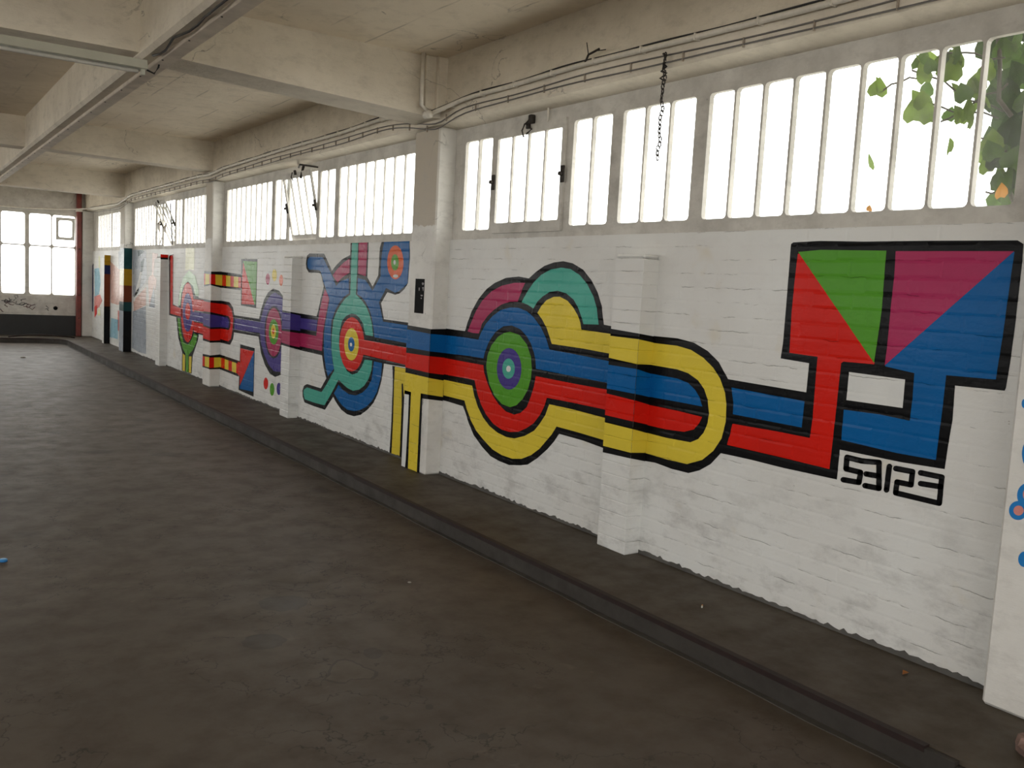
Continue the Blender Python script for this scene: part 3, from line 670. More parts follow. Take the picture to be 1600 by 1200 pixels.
# small poster
pq = [onx(p, XF) for p in d8((155,235), (360,240), (320,1050), (110,1030))]
ys = [q[1] for q in pq]; zs = [q[2] for q in pq]
py0, py1, pz0, pz1 = min(ys), max(ys), min(zs), max(zs)
po = tag(empty('poster', (XF, (py0+py1)/2, pz0)), 'small black and white poster pasted on the white pillar', 'poster')
q = MB(); q.bbox((-.0012, -(py1-py0)/2-.03, -.03), (0, (py1-py0)/2+.012, pz1-pz0+.02), .0004); q.build('paper_sheet', PILLARW, po)
q = MB(); q.bbox((-.0018, -(py1-py0)/2, 0), (-.0012, (py1-py0)/2, pz1-pz0), .0003); q.build('dark_print', simple('print_black', (.012, .012, .012), .8, 0, .3, 30, .05, .1), po)
PALEP = simple('pale_print', (.42, .40, .40), .6, 0, .5, 60)
Hh = pz1-pz0; Ww = py1-py0
for (u, v, a, b) in ((-.32, .86, .11, .04), (-.36, .74, .08, .03), (-.38, .70, .05, .05), (-.25, .52, .12, .022), (-.22, .44, .06, .02), (.05, .70, .05, .05)):
    q = MB(); pts = [(u*Ww+a*Ww*math.cos(t)*(1+.3*math.sin(3*t)), v*Hh+b*Hh*math.sin(t)) for t in np.linspace(0, 2*PI, 11)[:-1]]
    q.prism(pts, 'x', -.0022, -.0018); q.build('pale_shape', PALEP, po)

# ------------------------------------------------------------------ floor, pavement, kerb
XK = 2.975
YK = 21.1                                     # kerb line in front of the back wall
tag(box('floor', (XL-.2, YR-.2, -.12), (XK+.02, YK+.02, 0.0), FLOOR), 'dark worn concrete floor of the hall', kind='structure')
RC = .55
arc = [(XK-RC+RC*math.cos(t), YK-RC+RC*math.sin(t)) for t in np.linspace(0, PI/2, 10)]
q = MB(); q.prism([(XK+.012, YR), (3.9, YR), (3.9, YB+.2), (XL, YB+.2), (XL, YK+.012)]+[(x+.012*math.cos(0.1), y+.012) for x, y in arc[::-1]], 'z', -.10, ZS)
tag(q.build('pavement', PAVE), 'raised concrete pavement strip along the mural wall', kind='structure')
q = MB(); path = [(XK, 1.55), (XK, 1.66)]+[(XK, y) for y in np.linspace(1.8, YK-RC, 60)]+arc[1:]+[(XL+.1, YK)]
rk = random.Random(3)
def strip(path, x_in, x_out, z0, z1, jit=0):
    """ribbon solid along a path; offsets measured to the left of travel (towards the road)"""
    mb = MB(); n = len(path); vs = []
    for i, p in enumerate(path):
        a = path[max(i-1, 0)]; b = path[min(i+1, n-1)]; tx, ty = b[0]-a[0], b[1]-a[1]; L = math.hypot(tx, ty); nx, ny = -ty/L, tx/L
        j = rk.uniform(-jit, jit)
        for (o, z) in ((x_in, z0), (x_out+j, z0), (x_out+j*.6, z1), (x_in, z1)): vs.append((p[0]+nx*o, p[1]+ny*o, z))
    fs = []
    for i in range(n-1):
        for k in range(4): fs.append((i*4+k, i*4+(k+1) % 4, i*4+4+(k+1) % 4, i*4+4+k))
    fs += [(0, 1, 2, 3), tuple((n-1)*4+k for k in (3, 2, 1, 0))]
    return mb.add(vs, fs)
kerb = tag(strip(path, -.02, .018, -.05, ZS-.006, .006).build('kerb', KERB), 'dark concrete kerb face below the rusty edging', kind='structure')
stripp = [(p[0], p[1]) for p in path if p[1] > 1.6]
tag(strip(stripp, -.012, .021, ZS-.020, ZS+.003, .0015).build('kerb_edging', RUST), 'rusty steel edging strip along the kerb of the pavement', 'edging')
q = strip(path, .016, .055, -.04, .004, .016)
tag(q.build('kerb_fillet', floor_mat('pale_mortar', (.055, .050, .042), (.075, .068, .058), .7, .85, False)), 'thin pale mortar line at the foot of the kerb', kind='structure')
q = MB(); q.box((XK-.01, YR, -.05), (XK+.02, 1.60, ZS-.02)); tag(q.build('broken_kerb_end', KERB), 'broken kerb end without edging', kind='structure')
# dirty skirting line at the foot of the wall
q = MB(); rs = random.Random(5)
for (a, b) in BAYS[:3]:
    ys = np.arange(a, b, .022); hs = [.008+.011*max(0, rs.gauss(.4, .45))+.012*(.5+.5*math.sin(yy*2.1)*math.sin(yy*5.3)) for yy in ys]
    pts = [(a, ZS-.01)]+[(b, ZS-.01)]+[(y, ZS+h) for y, h in list(zip(ys, hs))[::-1]]
    q.prism(pts, 'x', XW-.0062, XW+.01)
tag(q.build('baseboard_right', floor_mat('dirt_mortar', (.075, .072, .066), (.12, .115, .105), .8, .9, False)), 'ragged grey mortar line at the foot of the white brick wall', kind='structure')

# stains and worn patches with outlines of their own
fl = bpy.data.objects['floor']; rt = random.Random(9)
STD = floor_mat('oil_stain', (.044, .035, .026), (.060, .048, .037), .4, .5, False, .24); STP = floor_mat('bare_patch', (.096, .080, .064), (.125, .105, .085), .5, .6, False, .2)
for (px, py, rx, ry, m) in ((442, 943, 36, 13, STD), (583, 1021, 17, 8, STD), (756, 1151, 8, 6, STD), (600, 1122, 7, 3.5, STD), (412, 1003, 36, 12, STD), (545, 1050, 34, 15, STP), (372, 990, 28, 7, STP), (671, 1105, 7, 4, STD), (468, 904, 44, 6, STP), (725, 983, 14, 7, STP)):
    n = 22; pts = []
    if m is STP and ry > 10:
        for k in range(n): a = 2*PI*k/n; r_ = 1+.28*math.sin(3*a+1)+.12*rt.uniform(-1, 1); pts.append(onz((px+rx*1.12*r_*math.cos(a), py+ry*1.2*r_*math.sin(a)), 0))
        q = MB(); q.add([(a[0], a[1], .0003) for a in pts], [tuple(range(n))]); q.build('stain', STD, fl); pts2 = [(a+(np.mean(pts, axis=0)-a)*.13) for a in pts]; pts = pts2
    else:
        for k in range(n): a = 2*PI*k/n; r_ = 1+.10*math.sin(2*a+px)+.08*rt.uniform(-1, 1); pts.append(onz((px+rx*r_*math.cos(a), py+ry*r_*math.sin(a)), 0))
    q = MB(); q.add([(a[0], a[1], .0006) for a in pts], [tuple(range(n))]); q.build('stain', m, fl)
# ------------------------------------------------------------------ ceiling, beams
tag(box('ceiling', (XL-.2, YR-.2, ZC), (4.0, YB+.3, ZC+.25), CEIL), 'dirty whitewashed concrete ceiling', kind='structure')
def beam(name, label, pts, axis, a, b, m=BEAM):
    q = MB(); q.prism(pts, axis, a, b); return tag(q.build(name, m), label, 'beam', kind='structure')
XB0, XB1 = 1.31, 1.50                    # long beam
bl = {'A': 'deep concrete cross beam carrying the tube lamp', 'B': 'second concrete cross beam, above the striped pillar', 'C': 'far concrete cross beam above the black pillar'}
for k in 'ABC':
    a, b = PIL[k]; z0, z1 = {'A': (2.985, 2.885), 'B': (2.99, 2.955), 'C': (2.93, 2.92)}[k]
    beam('cross_beam', bl[k], [(XB1-.02, z0), (XF, z1), (XF, ZC+.01), (XB1-.02, ZC+.01)], 'y', a, b)
    beam('cross_beam', bl[k].replace('concrete', 'grey concrete')+', part beyond the long beam', [(XL, z0-.01), (XB0+.02, z0-.01), (XB0+.02, ZC+.01), (XL, ZC+.01)], 'y', a, b)
beam('cross_beam', 'concrete cross beam over the nearest pillar', [(XL, 2.95), (XF, 2.9), (XF, ZC+.01), (XL, ZC+.01)], 'y', 1.40, 1.76)
q = MB(); q.prism([(XB0, 2.965), (XB0+.025, 2.94), (XB1-.025, 2.94), (XB1, 2.965), (XB1, ZC+.01), (XB0, ZC+.01)], 'y', YR, YB+.1)
tag(q.build('long_beam', BEAM), 'long concrete beam running the length of the hall', 'beam', kind='structure')
beam('edge_beam', 'concrete edge beam above the strip windows carrying the conduit', [(XF, 2.865), (XF+.012, 2.85), (3.66, 2.822), (3.92, 2.822), (3.92, ZC+.01), (XF, ZC+.01)], 'y', YR, YB+.1)
# stepped casing where the first beam meets the wall
for i, (x0, y0) in enumerate(((3.34, 6.25), (3.42, 6.21))):
    tag(box('column_casing', (x0, y0, 2.935), (XF-.002 if i == 0 else XF+.02, 6.294 if i == 0 else 6.30, ZC-.002*(i+1)), BEAM, e=.006), ('wider' if i == 0 else 'narrower')+' whitewashed casing strip beside the vertical conduit above the poster pillar', 'casing', kind='structure')

# ------------------------------------------------------------------ strip windows
def rrect(u0, u1, v0, v1, r, n=3):
    pts = []
    for cx, cy, a0 in ((u1-r, v1-r, 0), (u0+r, v1-r, PI/2), (u0+r, v0+r, PI), (u1-r, v0+r, 1.5*PI)):
        for k in range(n+1): a = a0+k*PI/2/n; pts.append((cx+r*math.cos(a), cy+r*math.sin(a)))
    return pts
FX0, FX1, GX = 3.656, 3.672, 3.668
def cell_frame(mb, u0, u1, v0, v1, a0, a1, b0, b1, r, x0, x1):
    """solid of outer rect minus rounded opening, extruded in x"""
    n = 3; inner = rrect(a0, a1, b0, b1, r, n)
    N = len(inner); corners = [(u1, v1), (u0, v1), (u0, v0), (u1, v0)]
    def outer(p, k):
        # project each inner vertex to the outer rectangle
        c = k//(n+1); j = k % (n+1)
        if j == 0: return (u1, p[1]) if c == 0 else (p[0], v1) if c == 1 else (u0, p[1]) if c == 2 else (p[0], v0)
        if j == n: return (p[0], v1) if c == 0 else (u0, p[1]) if c == 1 else (p[0], v0) if c == 2 else (u1, p[1])
        return corners[c]
    vs = []; fs = []
    for x in (x0, x1):
        vs += [(x, p[0], p[1]) for p in inner]+[(x, *outer(p, k)) for k, p in enumerate(inner)]
    for k in range(N):
        k2 = (k+1) % N
        fs.append((k, k2, N+k2, N+k)); fs.append((2*N+k, 3*N+k, 3*N+k2, 2*N+k2))
        fs.append((k, 2*N+k, 2*N+k2, k2))
        fs.append((N+k, N+k2, 3*N+k2, 3*N+k))
    mb.add(vs, fs)
def group_panes(root, far, near, n, z0, z1, oz0, oz1, x0=FX0, x1=FX1, gx=GX, name='frame', glass=GLASS, edge=.05, mull=.013):
    """a cast frame from y=near..far holding n upright panes"""
    mb = MB(); a = near+edge; b = far-edge; pw = (b-a+mull)/n-mull
    for i in range(n):
        p0 = a+i*(pw+mull); p1 = p0+pw
        c0 = near if i == 0 else p0-mull/2; c1_ = far if i == n-1 else p1+mull/2
        cell_frame(mb, c0, c1_, z0, z1, p0, p1, oz0, oz1, .022, x0, x1)
    fr = mb.build(name, FRAME, root)
    for i in range(n):
        p0 = a+i*(pw+mull); p1 = p0+pw
        inst('pane', pane_mesh(pw+.008, oz1-oz0+.008, glass), (gx, (p0+p1)/2, (oz0+oz1)/2), fr if root.type != 'EMPTY' else root)
    return fr
_pm = {}
def pane_mesh(wd, ht, m):
    k = (round(wd, 3), round(ht, 3), m.name)
    if k not in _pm:
        q = MB(); q.box((-.0015, -wd/2, -ht/2), (.0015, wd/2, ht/2)); _pm[k] = q.mesh('pane', m)
    return _pm[k]
OZ0, OZ1 = 2.045, 2.715
VZ0, VZ1 = 2.085, 2.685
def vent(root, far, near, tilt, iron=True):
    """pivoting four-pane ventilation sash"""
    e = MB(); z0, z1 = 2.012, 2.745
    for a, b in (((FX0, far-.026, WZ0), (FX1, far, WZ1)), ((FX0, near, WZ0), (FX1, near+.026, WZ1)), ((FX0, near+.026, WZ0), (FX1, far-.026, z0+.014)), ((FX0, near+.026, z1-.014), (FX1, far-.026, WZ1))): e.box(a, b)
    e.build('vent_surround', FRAME, root)
    sash = empty('vent_sash', (FX0-.007, (far+near)/2, 2.38)); sash.parent = root
    mb = MB(); f2, n2 = far-.016, near+.016; n = 4; edge = .034; mull = .014; pw = (f2-n2-2*edge+mull)/n-mull; cy = (far+near)/2; cz = 2.38
    for i in range(n):
        p0 = n2+edge+i*(pw+mull); p1 = p0+pw; c0 = n2 if i == 0 else p0-mull/2; c1_ = f2 if i == n-1 else p1+mull/2
        cell_frame(mb, c0-cy, c1_-cy, z0-cz, z1-cz, p0-cy, p1-cy, VZ0-cz, VZ1-cz, .014, -.012, .006)
        o = inst('pane', pane_mesh(pw+.006, VZ1-VZ0+.006, GLASS), (.002, (p0+p1)/2-cy, (VZ0+VZ1)/2-cz), sash)
    mb.build('sash_frame', FRAME, sash)
    if iron:
        for sgn, yy in ((1, f2), (-1, n2)):
            q = MB(); q.bbox((-.024, yy-cy-.02, -.055), (-.011, yy-cy+.02, .055), .004); q.tube([(-.018, yy-cy, 0), (-.046, yy-cy, .0)], .014, 8); q.build('pivot_hinge', IRON, sash)
        q = MB(); q.bbox((-.03, -.02, z1-cz-.03), (-.011, .02, z1-cz+.02), .004); q.tube([(-.05, 0, z1-cz), (-.07, 0, z1-cz-.05), (-.05, .005, z1-cz-.09)], .006, 6); q.build('catch', IRON, sash)
    sash.rotation_euler = (0, tilt, 0)
wl = ['strip window of upright panes above the white brick wall beside the yellow loop', 'strip window with an ajar tilted vent above the creature part of the mural', 'strip window with a broken vent and torn plastic above the striped pillar bay', 'short far strip window next to the back corner', 'strip window nearest the rear of the hall, past the wide pillar']
def win_root(i): 
    return tag(empty('window_%d' % i, (FX0*0, 0, 0)), wl[i-1], kind='structure')
def post(root, far, near):
    q = MB(); q.bbox((FX0-.004, near, WZ0), (FX1, far, WZ1), .004); q.build('post', FRAME, root)
# bay 1: from the far end 2, vent, 2, 3, 9
w1 = win_root(1)
post(w1, 6.295, 6.20)
group_panes(w1, 6.20, 5.717, 2, WZ0, WZ1, OZ0, OZ1, x1=3.684, gx=3.679)
vent(w1, 5.717, 4.848, 0.0)
group_panes(w1, 4.848, 4.365, 2, WZ0, WZ1, OZ0, OZ1, x1=3.684, gx=3.679)
group_panes(w1, 4.365, 3.661, 3, WZ0, WZ1, OZ0, OZ1, x1=3.684, gx=3.679)
group_panes(w1, 3.661, 1.875, 9, WZ0, WZ1, OZ0, OZ1, edge=.05, x1=3.688, gx=3.682)
post(w1, 1.875, 1.75)
def std_bay(i, far, near, tilt, glass=GLASS):
    r = win_root(i); L = far-near; k = L/5.62
    f = lambda t: far-(12.33-t)*k
    post(r, far, f(12.27))
    group_panes(r, f(12.27), f(10.445), 9, WZ0, WZ1, OZ0, OZ1, glass=glass)
    group_panes(r, f(10.44), f(9.955), 2, WZ0, WZ1, OZ0, OZ1, glass=glass)
    vent(r, f(9.955), f(9.10), tilt)
    group_panes(r, f(9.10), f(8.615), 2, WZ0, WZ1, OZ0, OZ1, glass=glass)
    group_panes(r, f(8.61), f(6.94), 8, WZ0, WZ1, OZ0, OZ1, glass=glass)
    post(r, f(6.94), near)
    return r
w2 = std_bay(2, 12.33, 6.69, math.radians(-11))
w3 = std_bay(3, 17.87, 12.65, math.radians(-24), GLASSD)
w4 = win_root(4)
post(w4, YB, 21.4); group_panes(w4, 21.4, 19.9, 8, WZ0, WZ1, OZ0, OZ1, glass=GLASSD); group_panes(w4, 19.88, 18.4, 8, WZ0, WZ1, OZ0, OZ1); post(w4, 18.4, 18.24)
w5 = win_root(5); group_panes(w5, 1.38, -4.6, 30, WZ0, WZ1, OZ0, OZ1)
# torn plastic in the broken vent of bay 3
for i, (yy, lean) in enumerate(((15.62, .05), (15.25, -.10))):
    q = MB(); n = 9; vs = []
    for k in range(n):
        z = 2.06+.62*k/(n-1); wv = .035*math.sin(k*1.3+i); hw = .05+.03*math.sin(k*2.1+i)
        vs += [(3.60+wv*.6, yy-hw+lean*k/n, z), (3.61+wv, yy+hw+lean*k/n, z)]
    q.add(vs, [(2*k, 2*k+1, 2*k+3, 2*k+2) for k in range(n-1)])
    o = q.build('torn_plastic', simple('grubby_plastic', (.45, .40, .34), .5)); sm = o.modifiers.new('thickness', 'SOLIDIFY'); sm.thickness = .003
    tag(o, ('wider twisted' if i else 'narrow')+' torn grubby plastic strip hanging in the broken vent', 'plastic strip', 'torn plastic strips in the broken vent')
# small leaning brace in bay 3
q = MB(); q.tube([(3.62, 15.05, 2.68), (3.60, 14.80, 2.03)], .008, 6); tag(q.build('loose_glazing_bar', IRON), 'thin dark loose bar leaning across the broken vent', 'bar')

# ------------------------------------------------------------------ back wall with the tall window
def bk(p): return ony(p, YB)
bx = lambda px: bk((px, 400))[0]
bz = lambda py, px=40: bk((px, py))[2]
XR = bx(118); Z_t, Z_m, Z_b, Z_d = bz(332), bz(382.5), bz(459), bz(492, 60)
q = MB(); q.box((XL-.2, YB, 0), (4.0, YB+.25, Z_b-.04)); q.box((XL-.2, YB, Z_t+.05), (4.0, YB+.25, ZC)); q.box((XR+.02, YB, Z_b-.04), (4.0, YB+.25, Z_t+.05)); q.box((XL-.2, YB, Z_b-.04), (-5.0, YB+.25, Z_t+.05))
wall_back = tag(q.build('wall_back', plaster('back_wall_paint', (.60, .585, .54), (.40, .37, .34), .6, 5.0, .4)), 'far end wall with a tall window, scribbled white under the sill', kind='structure')
q = MB(); q.box((XL, YB-.006, ZS), (4.0, YB+.01, Z_d)); tag(q.build('baseboard_back', DARKB), 'charcoal painted band along the foot of the far wall', kind='structure')
wb = tag(empty('window_6', (0, YB, 0)), 'tall far window of wide panes with one open vent', kind='structure')
def cell_y(name, x0, x1, z0, z1, a0, a1, b0, b1, m, parent, y0=YB+.03, y1=YB+.09, r=.05):
    t = MB(); cell_frame(t, x0, x1, z0, z1, a0, a1, b0, b1, r, y0, y1)
    t.v = [(v[1], v[0], v[2]) for v in t.v]; return t.build(name, m, parent)
x_r = XR; pw = bx(80)-bx(46)
xs = [(bx(82), XR), (bx(46), bx(80.5)), (bx(2), bx(39.5))]
lx = bx(0.5)
while lx > -4.9:
    xs.append((lx-pw, lx-.02)); lx -= pw+.02
    if len(xs) % 2 == 0: lx -= .08
for i, (a, b) in enumerate(xs):
    nxt = xs[i+1][1] if i+1 < len(xs) else a-.05; prv = xs[i-1][0] if i else b+.05
    for (c, d, e, f) in ((Z_b-.04, Z_m, Z_b, Z_m-.012), (Z_m, Z_t+.05, Z_m+.012, Z_t)):
        wb_f = cell_y('frame', (a+nxt)/2, (b+prv)/2, c, d, a, b, e, f, FRAME, wb)
        wb_f.location = (0, -YB, 0)
        if i == 0 and f == Z_t: continue
        q = MB(); q.box((a-.01, YB+.068, e-.01), (b+.01, YB+.072, f+.01)); o = q.build('pane', GLASS, wb); o.location = (0, -YB, 0)
# opened vent leaf in the upper right pane
sa = empty('vent_leaf', ((bx(86)+bx(115))/2, -.12, bz(358, 100))); sa.parent = wb
t = MB(); hw = (bx(115)-bx(86))/2; hh = (bz(342, 100)-bz(377, 100))/2; cell_frame(t, -hw, hw, -hh, hh, -hw+.05, hw-.05, -hh+.05, hh-.05, .05, -.02, .02)
t.v = [(v[1], v[0], v[2]) for v in t.v]; t.build('leaf_frame', FRAME, sa)
q = MB(); q.box((-hw+.04, -.002, -hh+.04), (hw-.04, .002, hh-.04)); q.build('pane', GLASS, sa)
sa.rotation_euler = (math.radians(16), 0, math.radians(-6))
# faint scribbles below the far window
SCR = simple('scribble_spray', (.20, .12, .12), .7, 0, .5, 40); SCK = simple('scribble_dark', (.10, .09, .09), .7)
rsx = random.Random(11)
sc = tag(empty('scribbled_tags', (2.4, YB, .7)), 'faint scribbled tags under the far window', 'graffiti')
for i in range(16):
    cx = bx(rsx.uniform(2, 78)); cz = bz(rsx.uniform(466, 489)); pts = [(cx, cz)]
    for k in range(4): pts.append((pts[-1][0]+rsx.uniform(-.07, .09), pts[-1][1]+rsx.uniform(-.06, .06)))
    q = MB(); q.tube([(x, YB-.001, z) for x, z in pts], .008, 5); o = q.build('scribble', SCK if i % 3 else SCR, sc); o.location = (-2.4, -YB, -.7)
q = MB(); q.tube([(bx(87), YB-.004, bz(480)), (bx(87), YB+.01, bz(480))], .045, 10); tag(q.build('wall_hole', PM['black']), 'small dark hole in the far wall under the window', 'hole')
# red post in the corner
q = MB(); xr0, xr1 = bx(118.5), bx(126); q.bbox((xr0, YB-.13, ZS), (xr1, YB-.01, ZC), .01)
rp = tag(q.build('post', REDP), 'dull red steel post in the back corner beside the tall window', 'post')
q = MB(); q.bbox((xr0-.02, YB-.15, bz(331, 120)), (xr1+.02, YB-.005, bz(326, 120)), .01); q.build('clamp', PIPEW, rp)
for z in (.5, 1.0, 1.5, 2.0): q = MB(); q.tube([((xr0+xr1)/2, YB-.128, z), ((xr0+xr1)/2, YB-.145, z)], .014, 8); q.build('bolt', IRON, rp)

tag(box('added_corner_pier', (xr1+.015, YB-.10, ZS), (XW+.02, YB+.02, 2.83), PILLARW, e=.01), 'white corner pier added to brighten the wall between the red post and the short far window', 'pier', kind='structure')  # white box added so the window-lit corner of the end wall reads bright
# ------------------------------------------------------------------ the unseen sides of the hall: left wall with windows, rear wall with the gateway
q = MB(); q.box((XL-.25, YR, 0), (XL, YB+.2, 1.40)); q.box((XL-.25, YR, 2.75), (XL, YB+.2, ZC))
for a, b in ((YR, -4.6), (1.40, 1.76), (6.3, 6.7), (12.3, 12.7), (17.9, 18.2), (21.8, YB+.2)): q.box((XL-.25, a, .9), (XL, b, 2.8))
tag(q.build('wall_left', PILLARW), 'opposite long wall with a row of wide window openings', kind='structure')
q = MB(); q.box((XL-.25, YR-.25, 0), (-5.0, YR, ZC)); q.box((2.0, YR-.25, 0), (3.9, YR, ZC)); q.box((-5.0, YR-.25, 2.95), (2.0, YR, ZC))
tag(q.build('wall_rear', PILLARW), 'rear wall of the hall with a wide open gateway', kind='structure')
tag(box('ground', (-60, -60, -.30), (60, 80, -.14), simple('yard_ground', (.60, .575, .52), .9)), 'yard outside the hall', kind='structure')

# ------------------------------------------------------------------ tube lamp on the first beam
lz0, lz1 = 2.862, 2.918; lx1 = 1.342; lx0 = lx1-1.52; ly = 6.20
lamp = tag(empty('tube_lamp', ((lx0+lx1)/2, 6.295, lz1)), 'long cream tube lamp fixed to the first cross beam, switched off', 'lamp')
def lb(q, name, m, par=lamp): o = q.build(name, m, par); o.location = (-(lx0+lx1)/2, -6.295, -lz1); return o
LAMPM = simple('cream_enamel', (.52, .52, .44), .3, 0, .08, 12, .05)
q = MB(); q.prism([(6.295, lz1), (6.215, lz1), (6.195, lz0), (6.295, lz0-.004)], 'x', lx0, lx1); lb(q, 'housing', LAMPM)
q = MB(); q.tube([(lx0+.03, 6.235, lz0-.016), (lx1-.05, 6.235, lz0-.016)], .013, 10); lb(q, 'tube', simple('off_tube', (.55, .53, .48), .2))
for x in (lx0+.01, lx1-.035): q = MB(); q.bbox((x, 6.222, lz0-.036), (x+.026, 6.25, lz0), .003); lb(q, 'lamp_holder', LAMPM)
q = MB(); q.tube([(lx1, 6.25, lz0+.005), (lx1+.05, 6.25, lz0-.012), (lx1+.075, 6.25, lz0+.03), (lx1+.09, 6.27, lz0+.10), (lx1+.11, 6.285, lz0+.125)], .006, 7); lb(q, 'flex', CABLEB)
# black cable looping along the underside of the long beam
q = MB(); pts = []
for i in range(17):
    y = 6.15-.14*i; pts.append((XB0+.05+.012*math.sin(i*1.1), y, 2.938-.018*abs(math.sin(i*.8))))
q.tube(pts, .007, 6); tag(q.build('loose_cable', CABLEB), 'black cable sagging along the underside of the long beam', 'cable')
q = MB(); q.bbox((XB0+.085, 2.0, 2.912), (XB1-.012, YB-.1, 2.940), .005)
bc = tag(q.build('trunking', simple('cream_trunking', (.66, .58, .48), .6, 0, .25, 6)), 'flat cream trunking board fixed under the long beam', 'trunking')
for y in np.arange(3.0, 18, .62): q = MB(); q.tube([(XB0+.097, y, 2.913), (XB0+.097, y, 2.908)], .006, 8); q.build('screw', IRON, bc)

# ------------------------------------------------------------------ conduit and cables on the edge beam
XC = XF-.026
pp = [(1311,1),(1259,15),(1075,61),(900,103),(800,134),(724,154),(694,169),(671,179),(645,181.5),(618,181),(590,188),(533,208),(448,232),(349,263),(326,274),(312,275),(262,289),(204,305),(185,319)]
JB = ony((668, 179), 6.235)
cpts = [tuple(onx(p, XC)) for p in pp]
cpts[7] = (float(JB[0]), 6.235, float(JB[2])-.012)
near0 = cpts[0]; cpts = [(XC, y, near0[2]) for y in (-2.0, 0.0, 1.5)]+cpts
cpts = cpts[:-1]+[(XC, cpts[-1][1], cpts[-1][2]), (XC, YB-.62, 2.86)]
bcpts = [(XC, YB-.62, 2.86), (XC-.25, YB-.08, 2.84), (2.4, YB-.03, bz(325)), (-4.8, YB-.03, bz(325))]
def dens(P, step=.12):
    out = []
    for a, b in zip(P[:-1], P[1:]):
        n = max(1, int(math.dist(a, b)/step))
        out += [tuple(np.array(a)+(np.array(b)-np.array(a))*i/n) for i in range(n)]
    out.append(P[-1]); A = np.array(out)
    for _ in range(3): A[1:-1] = .25*A[:-2]+.5*A[1:-1]+.25*A[2:]
    return [tuple(p) for p in A]
cd = dens(cpts)
q = MB(); q.tube(cd, .0165, 10)
qb = MB(); qb.tube(dens(bcpts), .0135, 10); tag(qb.build('conduit', PIPEW), 'cream conduit running along the far wall above the tall window', 'conduit')
con = tag(q.build('conduit', PIPEW), 'cream conduit running the whole length of the edge beam', 'conduit')
near_c = [p for p in cd if p[1] < 12.3 and abs(p[0]-XC) < .02]
q = MB(); q.tube([(p[0]+.004, p[1], p[2]+.0215+.003*math.sin(p[1]*7)) for p in cd if p[1] < YB-.7], .0055, 6); tag(q.build('cable', CABLEB), 'black cable lying on top of the cream conduit', 'cable')
for dz, lab, rr in ((-.055, 'upper thin grey cable below the cream conduit', .0042), (-.090, 'lower thin grey cable below the cream conduit', .0045)):
    q = MB(); q.tube([(XF-.008, p[1], p[2]+dz+.004*math.sin(p[1]*3.1+dz*90)) for p in cd if p[1] < YB-.7], rr, 6); tag(q.build('cable', CABLEG), lab, 'cable')
qc = MB(); qc.bbox((-.019, -.006, -.019), (.026, .006, .019), .003); clip_me = qc.mesh('clip', PIPEW)
qd = MB(); qd.bbox((-.004, -.004, -.100), (.010, .004, -.050), .002); clip2_me = qd.mesh('clip', simple('rusty_clip', (.38, .32, .25), .6, 0, .4, 60))
def at_y(y):
    return min(cd, key=lambda p: abs(p[1]-y) if p[1] < YB-.7 else 99)
y = 2.3
while y < 17.6:
    p = at_y(y); inst('clip', clip_me, (XC, y, p[2]), con); inst('clip', clip2_me, (XF-.008, y+.11, p[2]), con)
    y += .42 if y < 6 else .30
# vertical conduit and junction box above the poster pillar
x_v = 3.30
q = MB(); zt = onx((668, 178), XC)[2]
q.tube([(x_v, 6.235, ZC), (x_v, 6.235, 2.95), (float(JB[0]), 6.235, float(JB[2])+.028)], .017, 10); vc = tag(q.build('vertical_conduit', PIPEW), 'cream vertical conduit dropping from the ceiling beside the first cross beam', 'conduit')
q = MB(); jb = JB; q.tube([(jb[0], 6.262, jb[2]), (jb[0], 6.200, jb[2])], .030, 14); jn = tag(q.build('junction_box', PIPEW), 'round cream junction box on the conduit at the poster pillar', 'junction box')
q = MB(); q.tube([(jb[0], 6.200, jb[2]), (jb[0], 6.194, jb[2])], .023, 14); q.build('lid', PIPEW, jn)
# slender drop pipes above the striped pillar
for dx in (0, .05):
    q = MB(); q.tube([(XF-.012, 12.36+dx, ZC), (XF-.012, 12.36+dx, 2.96)], .010, 8); tag(q.build('drop_pipe', PIPEW), ('slim cream pipe in the angle of the second cross beam' if dx == 0 else 'slim cream pipe on the edge beam just past the second cross beam face'), 'pipe', 'slim drop pipes above the striped pillar')

# chain hanging from the conduit
def chain(name, label, top, n, pitch, r, m, curl=0.0, group=None):
    root = tag(empty(name, top), label, 'chain', group)
    me = {}
    for k in range(2):
        t = MB(); ring = []
        for i in range(9):
            a = 2*PI*i/8; u = pitch*.38*math.cos(a); v = pitch*.72*math.sin(a); ring.append((u, 0, v) if k else (0, u, v))
        t.tube(ring, r, 5, False); me[k] = t.mesh('link', m)
    for i in range(n):
        inst('link', me[i % 2], (.004*math.sin(i*1.7), .006*math.sin(i*.9)+curl*i, -pitch*(i+.5)), root, (0, 0, .3*math.sin(i*2.3)))
tp = onx((1040, 83), XF-.03)
chain('vent_chain', 'dark rusty chain hanging from the conduit in front of the three pane window', tuple(tp), 24, .0235, .0034, IRON, .0002)
q = MB(); kp = [(tp[0]-.004+.012*math.sin(i*2.2), tp[1]+.016*math.cos(i*1.7), tp[2]-.012*i) for i in range(13)]; q.tube(kp, .006, 6)
tag(q.build('rag_knot', IRON), 'dark knotted cord wound round the top of the chain', 'cord')
